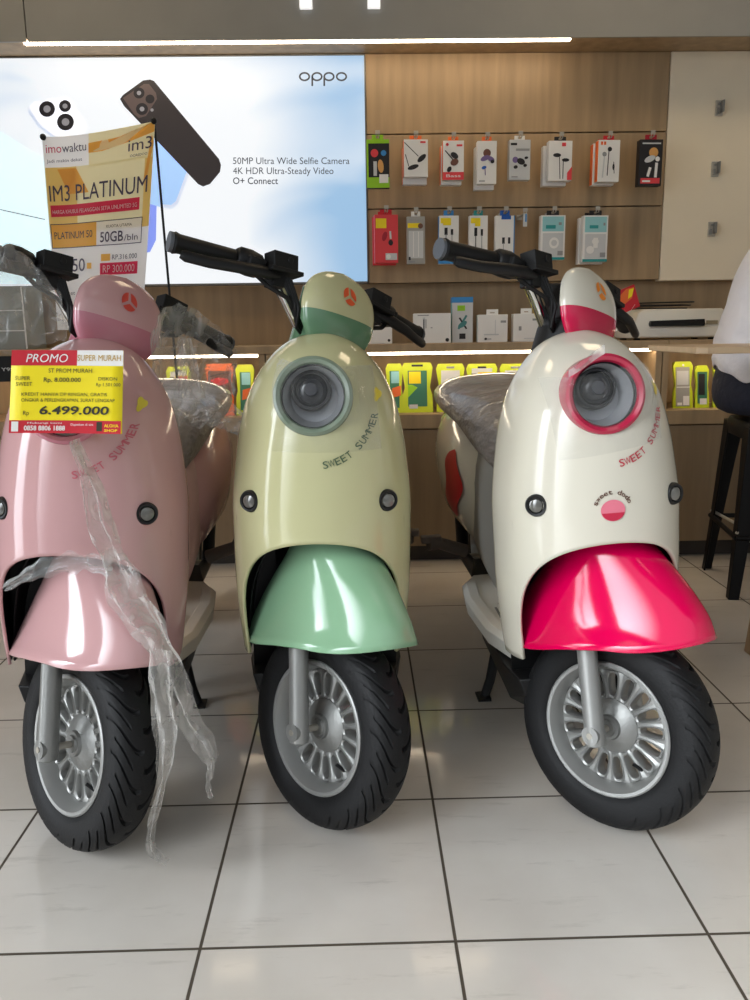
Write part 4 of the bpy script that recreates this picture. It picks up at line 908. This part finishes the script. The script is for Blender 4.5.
    ys.face([on_shield(cx+.007*math.cos(q)*(1+.25*math.cos(3*q)), cz+.011*math.sin(q)*(1+.25*math.cos(3*q))) for q in [2*math.pi*i/20 for i in range(20)]])
    lt.build('shield_lettering', inkm, root, smooth=False); ys.build('yellow_sticker', mat('yellow_sticker', (226, 206, 70), .4), root, smooth=False)
    extras(root, on_shield)
    # whole machine: heading and lean
    root.rotation_euler = (0, lean, yaw)
    bpy.context.view_layer.update()
    return root

def cling_patch(root, corners, name, label, bulge=.0):
    """square of clear protective film stuck over the headlamp"""
    pm = MB()
    def P(u, v):
        x = (corners[0][0]*(1-u)+corners[1][0]*u)*(1-v)+(corners[3][0]*(1-u)+corners[2][0]*u)*v
        z = (corners[0][1]*(1-u)+corners[1][1]*u)*(1-v)+(corners[3][1]*(1-u)+corners[2][1]*u)*v
        y = surf_y(x, z)-.004; d = math.hypot(x, z-HL_C.z)+.008
        lampy = HL_C.y-.0215-(HL_C.z-z)*-math.tan(HL_TILT)
        k = min(1, max(0, (.100-d)/.02)); k = k*k*(3-2*k)
        return (x, min(y, lampy)*k+y*(1-k)+.0012*noise.noise(Vector((x*60, z*60, 3))), z)
    pm.grid(P, 30, 30); return pm.build(name, film_mat('headlamp_film', (225, 225, 220), .06, .10, 14), root)

CREAMW = paint('cream_white_paint', (212, 206, 190)); PINK = paint('pastel_pink_paint', (202, 158, 158)); LEMON = paint('pale_lemon_paint', (195, 192, 148))
SAGE = paint('sage_green_paint', (138, 178, 142)); HOT = paint('hot_pink_paint', (218, 0, 76)); ROSE = paint('rose_pink_paint', (190, 120, 134)); CRIM = paint('crimson_paint', (198, 22, 70))
SAGED = paint('deep_sage_paint', (100, 136, 104)); RING_SAGE = paint('grey_sage_ring', (122, 136, 118)); RING_RED = paint('crimson_ring', (178, 36, 68))

def ex_none(root, on): pass
def ex_lemon(root, on):
    cling_patch(root, [(-.075, .895), (.10, .88), (.115, .735), (-.08, .735)], 'headlamp_film', '')
def ex_white(root, on):
    cling_patch(root, [(-.10, .862), (.098, .885), (.10, .745), (-.088, .722)], 'headlamp_film', '')
    # folded-over corner of the film
    pm = MB(); pm.grid(lambda u, v: (-.078+.062*u, -.066-.004*math.sin(u*6)-.002, .868+.034*u-.0+.012*v*(1-u)+.016*v*u*1), 10, 4); pm.build('film_fold', film_mat('film_fold', (210, 205, 200), .5, .2, 20), root)
    # emblem: plain round pink patch under an arc of small lettering
    em = MB(); cx, cz = -.004, .632
    em.m = 0; em.face([on(cx+.0215*math.cos(q), cz+.019*math.sin(q)) for q in [2*math.pi*i/28 for i in range(28)]])
    em.m = 1; em.face([on(cx+.0205*math.cos(q), cz+.018*math.sin(q), .0026) for q in [math.pi+R(14)+(math.pi-R(28))*i/18 for i in range(19)]])
    em.m = 2; wd = 'sweet dodo'
    for k, ch in enumerate(wd):
        if ch == ' ': continue
        a = R(158)-R(136)*k/(len(wd)-1); x0, z0 = cx+.0325*math.cos(a), cz+.003+.030*math.sin(a); ra = a-math.pi/2
        em.text(ch, lambda u, v: on(x0+(u-.5)*.0072*math.cos(ra)-(v-.5)*.0085*math.sin(ra), z0+(u-.5)*.0072*math.sin(ra)+(v-.5)*.0085*math.cos(ra)), .015)
    em.build('round_emblem', [mat('emblem_pink', (222, 118, 136), .4), mat('emblem_crimson', (190, 36, 66), .4), mat('emblem_ink', (96, 62, 48), .4)], root, smooth=False)
    # plain red sticker on the cowl flank
    sk = MB()
    def cowl(y, z):
        hw = pchip([.60, .66, .78, .95, 1.12, 1.30], [.06, .13, .165, .183, .175, .14])(y); z0 = pchip([.6, .66, .78, .95, 1.12, 1.3], [.42, .36, .325, .335, .38, .46])(y); z1 = pchip([.6, .66, .78, .95, 1.12, 1.3], [.66, .70, .725, .74, .745, .735])(y)
        s_ = min(.999, abs((z-(z0+z1)/2)/((z1-z0)/2)))**(1/.9); return -hw*math.sqrt(1-s_*s_)**.9-.003
    sk.grid(lambda u, v: (lambda y, z: (cowl(y, z), y, z))(.80+.07*math.sin(math.pi*v)**.5*(2*u-1)+.02*math.sin(9*v), .44+.19*v), 10, 20)
    sk.build('cowl_sticker', mat('red_sticker', (186, 34, 40), .35), root)

pink = scooter('pastel pink scooter with price card, partly wrapped in plastic', (-.548, 1.425, 0), R(3), R(4),
    dict(body=PINK, fender=PINK, band=ROSE, ring=ROSE, ink=mat('pink_ink', (196, 92, 108), .4), badge=mat('badge_red', (206, 74, 62), .4), floor=mat('beige_floor', (206, 196, 180), .5), under=mat('pink_under', (205, 168, 164), .5), greyfork=True), ex_none)
lemon = scooter('pale yellow scooter with sage green front fender, middle of the row', (-.082, 1.47, 0), R(0), R(.7),
    dict(body=LEMON, fender=SAGE, band=SAGED, ring=RING_SAGE, ink=mat('green_ink', (84, 104, 74), .4), badge=mat('badge_orange', (226, 92, 46), .4), floor=mat('beige_floor2', (214, 208, 186), .5), under=mat('grey_under', (140, 138, 132), .5)), ex_lemon)
white = scooter('cream white scooter with hot pink front fender', (.482, 1.44, 0), R(1.6), R(-3.6),
    dict(body=CREAMW, fender=HOT, band=CRIM, ring=RING_RED, ink=mat('crimson_ink', (186, 48, 66), .4), badge=mat('badge_amber', (240, 140, 40), .4), floor=mat('pale_floor', (220, 218, 210), .5), under=mat('grey_under', (140, 138, 132), .5), darkbase=True), ex_white)

# ------------------------------------------------------------------ price card on the pink scooter
def price_card():
    Y = 1.318
    t = thing('price_card', 'yellow and red promo price card stuck on the pink scooter', 'sign', at(66, 434, Y))
    ti = Matrix.Translation(-t.location)
    TL, TR, BR, BL = (12, 350), (123.5, 350.5), (122, 434), (9, 433)
    def P(u, v, k=0):
        x = (TL[0]*(1-u)+TR[0]*u)*(1-v)+(BL[0]*(1-u)+BR[0]*u)*v; y = (TL[1]*(1-u)+TR[1]*u)*(1-v)+(BL[1]*(1-u)+BR[1]*u)*v
        p = at(x, y, Y); p.y += .004*math.sin(math.pi*u)-.0005*k; return p
    m = MB(); m.M = ti; m.grid(lambda u, v: P(u, v), 10, 8); m.build('card', mat('card_yellow', (244, 222, 6), .4), t, solid=.001)
    g = MB(); g.M = ti
    def patch(a, b, c, d, mi, k): g.m = mi; g.grid(lambda u, v: P(a+(c-a)*u, b+(d-b)*v, k), 8, 3)
    def tx(s, u0, v0, u1, h, mi, k=4, bold=0, sh=0): g.m = mi; g.text(s, lambda u, v: P(u0+(u1-u0)*u, v0-h*v, k), bold, sh)
    patch(0, 0, .58, .185, 0, 2); patch(.52, 0, 1, .185, 1, 1.5); patch(0, .845, .99, 1, 0, 2); patch(.02, .86, .08, .98, 1, 3)
    tx('PROMO', .13, .145, .50, .10, 1, 4, .012, .2); tx('SUPER MURAH', .585, .125, .98, .07, 2, 4, .03)
    tx('ST PROM MURAH', .33, .27, .72, .05, 3); tx('SUPER', .04, .36, .17, .045, 3); tx('SWEET', .05, .43, .19, .045, 3); tx('Rp. 8.000.000', .29, .38, .62, .05, 3, 4, .01); tx('DISKON', .78, .36, .95, .04, 3); tx('Rp 1.501.000', .76, .43, .98, .04, 3)
    tx('KREDIT HANYA DP RINGAN, GRATIS', .10, .55, .86, .04, 3); tx('ONGKIR & PERLENGKAPAN, SURAT LENGKAP', .10, .62, .93, .04, 3)
    tx('Rp', .12, .78, .17, .05, 3); tx('6.499.000', .26, .77, .88, .095, 3, 4, .022, .1)
    tx('0858 8806 1888', .13, .965, .49, .055, 1, 4, .02); tx('Hubungi kami', .16, .885, .46, .02, 1); tx('Dapatkan di sini', .54, .905, .74, .025, 1); tx('ALOHA', .84, .92, .97, .035, 4, 4, .02); tx('SHOP', .84, .975, .96, .03, 4, 4, .02)
    patch(.77, .86, .82, .97, 3, 3)
    g.build('card_print', [mat('card_red', (200, 30, 46), .4), WHITE, mat('gold_ink', (190, 150, 30), .4), mat('marker_ink', (52, 48, 30), .4), YELLOW], t, smooth=False)
price_card()

# ------------------------------------------------------------------ clear plastic sheets hanging on the pink scooter
FILM = film_mat('clear_wrap', (230, 230, 228), .21, .12, 16)
FILMD = film_mat('clear_wrap_folds', (218, 214, 208), .30, .14, 22)
def ribbon(pts, widths, seed, fold=.012, nu=9, step=10):
    P = [Vector(p) for p in pts]; out = []; n = len(P)
    for i in range(n-1):
        for s in range(step):
            t = s/step; p0, p1, p2, p3 = P[max(i-1, 0)], P[i], P[i+1], P[min(i+2, n-1)]
            q = .5*((2*p1)+(-p0+p2)*t+(2*p0-5*p1+4*p2-p3)*t*t+(-p0+3*p1-3*p2+p3)*t**3)
            out.append((q, widths[i]*(1-t)+widths[i+1]*t))
    out.append((P[-1], widths[-1])); mb = MB(); L = len(out)
    def f(u, v):
        k = int(round(v*(L-1))); q, wd = out[k]; tn = (out[min(k+1, L-1)][0]-out[max(k-1, 0)][0]).normalized(); sd = tn.cross(Vector((0, -1, 0))).normalized(); nn = tn.cross(sd)
        nz = noise.noise(Vector((u*4+seed, v*12, seed))); nz2 = noise.noise(Vector((u*9, v*30, seed+5)))
        return q+sd*((u-.5)*wd*(1+.5*noise.noise(Vector((v*9, seed, 1)))))+nn*(fold*math.sin(u*11+v*6+seed)+fold*1.1*nz+fold*.5*nz2)
    mb.grid(f, nu*2, L); return mb
def wrap():
    t = thing('plastic_wrap', 'torn clear plastic wrap hanging over the pink scooter', 'plastic wrap', (-.45, 1.3, 0))
    ti = Matrix.Translation((.45, -1.3, 0))
    def fin(mb, name, m):
        mb.v = [ti @ p for p in mb.v]; mb.build(name, m, t)
    fin(ribbon([at(74, 440, 1.31), at(88, 478, 1.315), at(102, 530, 1.315), at(116, 568, 1.30), at(128, 600, 1.27), at(152, 632, 1.26), at(172, 668, 1.25), at(184, 706, 1.25), at(204, 742, 1.25), at(214, 762, 1.25)], [.012, .022, .045, .05, .07, .06, .045, .045, .035, .012], 1.0), 'torn_strip', FILMD)
    fin(ribbon([at(160, 650, 1.25), at(162, 700, 1.24), at(166, 740, 1.24), at(162, 785, 1.24), at(152, 825, 1.245), at(152, 850, 1.24), at(168, 862, 1.235)], [.04, .045, .035, .014, .012, .014, .008], 3.0, .008), 'torn_strip', FILMD)
    fin(ribbon([at(204, 740, 1.25), at(211, 765, 1.25), at(208, 785, 1.25), at(211, 798, 1.25)], [.02, .012, .009, .012], 5.0, .004), 'torn_strip', FILMD)
    fin(ribbon([at(4, 588, 1.33), at(40, 570, 1.32), at(78, 562, 1.32), at(112, 566, 1.31)], [.01, .03, .035, .03], 7.0, .003), 'torn_strip', FILM)
    # sheet over the right grip and down to the seat
    def sheet(u, v):
        top = [(150, 335, 1.55), (163, 308, 1.60), (180, 303, 1.66), (200, 312, 1.72), (220, 328, 1.79), (236, 350, 1.84)]
        bot = [(152, 425, 1.70), (166, 428, 1.78), (182, 425, 1.85), (204, 400, 1.90), (222, 392, 1.92), (236, 396, 1.92)]
        k = u*5; i = min(int(k), 4); f = k-i
        A = at(*top[i]).lerp(at(*top[i+1]), f); B = at(*bot[i]).lerp(at(*bot[i+1]), f)
        p = A.lerp(B, v); d = .016*(.3+v)
        return p+Vector((d*.4*noise.noise(Vector((u*9, v*5, 2))), d*1.4*noise.noise(Vector((u*14, v*4, 7)))+.01*math.sin(u*26+v*5), d*.8*noise.noise(Vector((u*12, v*8, 4)))))
    mb = MB(); mb.grid(sheet, 54, 40); fin(mb, 'grip_cover', FILM)
    mb = MB(); mb.grid(lambda u, v: at(184+8*v+14*(u-.5)*(1+v), 338+60*v, 1.62+.02*math.sin(u*9+v*4)+.02*noise.noise(Vector((u*5, v*5, 9)))), 20, 26); fin(mb, 'hanging_fold', FILMD)
    mb = MB()
    def seatwrap(u, v):
        x = 172+72*u+6*math.sin(v*4); y = 402+18*(1-math.sin(math.pi*u))*.6+24*v
        p = at(x, y, 2.0); p.y += .012*noise.noise(Vector((u*10, v*6, 1))); p.z += .018*noise.noise(Vector((u*8, v*4, 6))); return p
    mb.grid(seatwrap, 40, 16); fin(mb, 'seat_cover', FILMD)
    # over the left grip
    def lsheet(u, v):
        top = [(-40, 246, 1.36), (-10, 243, 1.40), (14, 245, 1.45), (34, 262, 1.50), (62, 292, 1.52)]; bot = [(-40, 345, 1.38), (-10, 350, 1.40), (18, 352, 1.42), (42, 345, 1.46), (70, 338, 1.50)]
        k = u*4; i = min(int(k), 3); f = k-i; A = at(*top[i]).lerp(at(*top[i+1]), f); B = at(*bot[i]).lerp(at(*bot[i+1]), f); p = A.lerp(B, v)
        return p+Vector((0, -.01+.018*noise.noise(Vector((u*9, v*5, 12)))+.006*math.sin(u*20+v*9), .012*noise.noise(Vector((u*10, v*8, 14)))))
    mb = MB(); mb.grid(lsheet, 46, 34); fin(mb, 'left_grip_cover', FILM)
wrap()

# ------------------------------------------------------------------ stool, table, seated person
def stool():
    t = thing('bar_stool', 'black metal bar stool the seated person sits on', 'stool', (1.516, 2.876, 0), R(-10))
    m = mat('black_enamel', (12, 11, 12), .5, spec=.2)
    mb = MB(); rs = []
    def sq(h, z, n=40, e=2/6.0): return [(h*math.copysign(abs(math.cos(2*math.pi*k/n))**e, math.cos(2*math.pi*k/n)), h*math.copysign(abs(math.sin(2*math.pi*k/n))**e, math.sin(2*math.pi*k/n)), z) for k in range(n)]
    mb.rings([sq(.165, .555), sq(.168, .60), sq(.160, .614), sq(.14, .617), sq(.05, .612)], True, False, True); mb.build('seat', m, t)
    for sx in (-1, 1):
        for sy in (-1, 1):
            g = MB(); pr = lambda h, w_, z: [(sx*h, sy*h, z), (sx*(h-w_), sy*h, z), (sx*(h-w_), sy*(h-.006), z), (sx*(h-.006), sy*(h-.006), z), (sx*(h-.006), sy*(h-w_), z), (sx*h, sy*(h-w_), z)]
            g.rings([pr(.164, .075, .60), pr(.172, .062, .45), pr(.186, .045, .2), pr(.199, .036, 0.0)]); g.build('leg', m, t, bevel=.002)
    for a, b in (((-1, -1), (1, -1)), ((1, -1), (1, 1)), ((1, 1), (-1, 1)), ((-1, 1), (-1, -1))):
        g = MB(); g.tube([(a[0]*.184, a[1]*.184, .22), (b[0]*.184, b[1]*.184, .22)], .009, 10); g.build('footrest_bar', m, t)
    g = MB(); g.tube([(-.183, -.183, .24), (-.06, 0, .15), (0, 0, .14), (.06, 0, .15), (.183, .183, .24)], .006, 8); g.tube([(-.183, .183, .24), (0, .0, .155), (.183, -.183, .24)], .006, 8); g.build('cross_brace', STEEL, t)
stool()
def table():
    t = thing('side_table', 'light wooden table in front of the seated person', 'table', (1.5, 2.42, 0))
    mb = MB(); mb.poly([(-.585, -.19), (-.56, -.21), (.9, -.21), (.9, .2), (-.56, .2), (-.585, .18)], .868, .886); mb.build('tabletop', WOODL, t, smooth=False, bevel=.003)
    for sx, sy in ((-1, -1), (-1, 1), (1, -1), (1, 1)):
        xb = (-.352 if sy < 0 else -.05) if sx < 0 else .72; yb = -.185 if sy < 0 else .17; xt = xb+.09*(-sx); g = MB(); g.rings([[(xb+a*.022, yb+b*.022, 0) for a, b in ((-1, -1), (1, -1), (1, 1), (-1, 1))], [(xt+a*.032, yb+b*.025, .868) for a, b in ((-1, -1), (1, -1), (1, 1), (-1, 1))]]); g.build('leg', mat('brown_table_leg', (150, 122, 92), .5), t, smooth=False, bevel=.003)
    g = MB(); g.box((.22, -.16, .83), (.95, .02, .07)); g.box((.22, .15, .83), (.95, .02, .07)); g.build('apron', WOODL, t, smooth=False, bevel=.002)
table()
def person():
    t = thing('person', 'person in white shirt and navy trousers sitting on black stool', 'person', (1.46, 2.90, .617))
    B = Vector(t.location); SK = mat('skin', (176, 128, 100), .5)
    def bone(name, verts, edges, m, parent, sub=2):
        me = bpy.data.meshes.new(name); me.from_pydata([tuple(Vector(v[:3])-B) for v in verts], edges, []); me.materials.append(m)
        o = bpy.data.objects.new(name, me); COL.objects.link(o); o.parent = parent
        sk = o.modifiers.new('skin', 'SKIN'); sk.use_smooth_shade = True
        if not me.skin_vertices: 
            bm = bmesh.new(); bm.from_mesh(me); bm.verts.layers.skin.verify(); bm.to_mesh(me); bm.free()
        for i, v in enumerate(verts):
            r = v[3]; me.skin_vertices[0].data[i].radius = (r if isinstance(r, tuple) else (r, r)); me.skin_vertices[0].data[i].use_root = (i == 0)
        s = o.modifiers.new('sub', 'SUBSURF'); s.levels = sub; s.render_levels = sub
        return o
    # skeleton: pelvis, spine leaning towards +x, neck, head, arms with hands, legs
    V = [(1.45, 2.90, .73, (.10, .12)), (1.45, 2.90, .86, (.085, .11)), (1.455, 2.90, 1.0, (.10, .125)), (1.49, 2.90, 1.12, (.095, .13)), (1.52, 2.90, 1.22, (.05, .055)), (1.555, 2.90, 1.29, (.048, .05)), (1.585, 2.90, 1.35, (.075, .068)), (1.60, 2.90, 1.425, (.088, .072)), (1.60, 2.90, 1.48, (.055, .05))]
    Ed = [(i, i+1) for i in range(8)]
    for sy in (-1, 1):
        y = lambda d: 2.90+sy*d
        k = len(V); V += [(1.50, y(.165), 1.14, .052), (1.66, y(.20), .98, .043), (1.775, y(.205), .915, .036), (1.88, y(.15)-.06, .918, .030), (1.985, y(.08)-.10, .920, .023), (2.04, y(.07)-.105, .918, (.030, .018)), (2.075, y(.068)-.107, .917, (.028, .015))]
        Ed += [(3, k)]+[(k+i, k+i+1) for i in range(6)]
        for j, (dy, ln) in enumerate(((-.024, .062), (-.008, .070), (.008, .066), (.023, .052))):
            q = len(V); V += [(2.09, y(.068)-.107+dy, .918, .0085), (2.09+ln*.5, y(.068)-.107+dy*1.15, .921, .008), (2.09+ln*.95, y(.068)-.107+dy*1.2, .911, .0065)]; Ed += [(k+6, q), (q, q+1), (q+1, q+2)]
        q = len(V); V += [(2.045, y(.068)-.107-sy*.035, .915, .0095), (2.075, y(.068)-.107-sy*.048, .913, .008)]; Ed += [(k+5, q), (q, q+1)]
        k = len(V); V += [(1.54, y(.095), .715, .085), (1.75, y(.11), .70, .072), (1.915, y(.115), .69, .056), (1.915, y(.115), .50, .050), (1.89, y(.115), .32, .040), (1.875, y(.115), .235, .034), (1.93, y(.115), .205, (.034, .03)), (2.02, y(.12), .185, (.036, .018))]
        Ed += [(0, k)]+[(k+i, k+i+1) for i in range(7)]
    body = bone('body', V, Ed, SK, t)
    # face and hair
    f = MB(); f.M = Matrix.Translation(-B)
    hd = Vector((1.605, 2.90, 1.415))
    f.ball(hd+Vector((0, 0, .01)), (.088, .073, .100), 24, 16); f.ball(hd+Vector((.022, 0, -.055)), (.060, .052, .058), 20, 12)
    f.rings([[hd+Vector((x_, y_, z_)) for x_, y_, z_ in ((.084, -.006, .016), (.084, .006, .016), (.106, .013, -.024), (.106, -.013, -.024))], [hd+Vector((x_, y_, z_)) for x_, y_, z_ in ((.06, -.01, .03), (.06, .01, .03), (.06, .02, -.036), (.06, -.02, -.036))]]); f.m = 1
    for sy in (-1, 1): f.ball(hd+Vector((.076, sy*.029, .012)), (.010, .011, .008), 10, 8)
    f.m = 2; f.ball(hd+Vector((.074, 0, -.058)), (.010, .020, .006), 12, 8); f.m = 0
    for sy in (-1, 1): f.ball(hd+Vector((-.005, sy*.073, -.005)), (.018, .009, .030), 10, 8)
    f.build('face', [SK, mat('eye_dark', (30, 26, 24), .3), mat('lip', (150, 88, 80), .5)], t)
    h = MB(); h.M = Matrix.Translation(-B); h.grid(lambda u, v: hd+Vector((-.012, 0, .012))+Vector((.094*math.sin(R(112)*v)*math.cos(2*math.pi*u), .083*math.sin(R(112)*v)*math.sin(2*math.pi*u), .104*math.cos(R(112)*v)))+(Vector((-.02, 0, .015)) if math.cos(2*math.pi*u) > .5 and v > .7 else Vector()), 28, 14, None, True); h.build('hair', mat('black_hair', (22, 20, 20), .5, bump=.4, bump_scale=90, stretch=(6, 1, 1)), t, solid=.006)
    # clothing
    SHIRT = mat('white_shirt', (226, 224, 230), .75, bump=.5, bump_scale=16, noise_amt=.03); NAVY = mat('navy_cloth', (32, 36, 54), .8, bump=.3, bump_scale=30)
    sh = MB(); sh.M = Matrix.Translation(-B)
    def el(c, rx, ry, tilt, n=36):
        return [Vector(c)+Vector((math.cos(tilt)*rx*math.cos(2*math.pi*k/n), ry*math.sin(2*math.pi*k/n), -math.sin(tilt)*rx*math.cos(2*math.pi*k/n))) for k in range(n)]
    key = ((1.452, .775, .178, .20, .1), (1.444, .81, .172, .195, .1), (1.432, .86, .160, .185, .1), (1.440, .93, .152, .180, .1), (1.455, 1.0, .148, .185, .15), (1.472, 1.07, .146, .192, .2), (1.490, 1.13, .140, .195, .2), (1.505, 1.19, .120, .175, .2), (1.525, 1.235, .080, .095, .2), (1.54, 1.26, .06, .065, .2))
    fz = [pchip([q[1] for q in key], [q[c_] for q in key]) for c_ in range(5)]
    rings = []
    for i in range(34):
        z = key[0][1]+(key[-1][1]-key[0][1])*i/33; x, rx, ry, tl = fz[0](z), fz[2](z), fz[3](z), fz[4](z)
        r = el((x, 2.90, z), rx, ry, tl, 48); wv = min(1, max(.15, (1.08-z)/.25))
        out = []
        for k, p in enumerate(r):
            a = 2*math.pi*k/48; n1 = noise.noise(Vector((math.cos(a)*2.2, math.sin(a)*2.2, z*20+1.5*math.cos(a)))); n2 = noise.noise(Vector((math.cos(a)*5, math.sin(a)*5, z*9)))
            d = wv*(.016*n1+.008*n2); hem = max(0, 1-i/4)*(-.050*math.exp(-((a-math.radians(222))/.22)**2)-.022*math.exp(-((a-math.radians(300))/.5)**2)+.012*math.sin(5*a))
            out.append(p+Vector((math.cos(a)*d, math.sin(a)*d, hem)))
        rings.append(out)
    sh.rings(rings, True, False, False)
    for sy in (-1, 1):
        y = lambda d: 2.90+sy*d
        sh.tube([(1.495, y(.13), 1.16), (1.53, y(.185), 1.12), (1.63, y(.205), 1.01), (1.72, y(.208), .955)], [.07, .075, .07, .068], 20, cap=False)
    sh.build('shirt', SHIRT, t, solid=.004, sub=1)
    tr = MB(); tr.M = Matrix.Translation(-B)
    tr.rings([el((1.44, 2.90, .86), .125, .165, .1), el((1.445, 2.90, .80), .155, .18, .1), el((1.452, 2.90, .73), .184, .19, .12), el((1.452, 2.90, .660), .180, .185, .06), el((1.462, 2.90, .622), .150, .17, 0)], True, True, True)
    for sy in (-1, 1):
        y = lambda d: 2.90+sy*d
        tr.tube([(1.47, y(.085), .715), (1.58, y(.10), .712), (1.76, y(.112), .702), (1.88, y(.115), .692), (1.935, y(.115), .655), (1.932, y(.115), .56), (1.908, y(.115), .40), (1.888, y(.115), .27)], [.098, .100, .088, .078, .074, .066, .058, .054], 22)
    tr.build('trousers', NAVY, t, sub=1)
    so = MB(); so.M = Matrix.Translation(-B)
    for sy in (-1, 1): so.rings([[Vector((x, 2.90+sy*.118+w_*math.cos(q), z0+h_*math.sin(q))) for q in [2*math.pi*i/16 for i in range(16)]] for x, w_, h_, z0 in ((1.83, .03, .03, .215), (1.86, .042, .042, .215), (1.93, .045, .038, .205), (2.02, .048, .028, .19), (2.07, .03, .018, .185))])
    so.build('shoes', BLACK, t)
person()
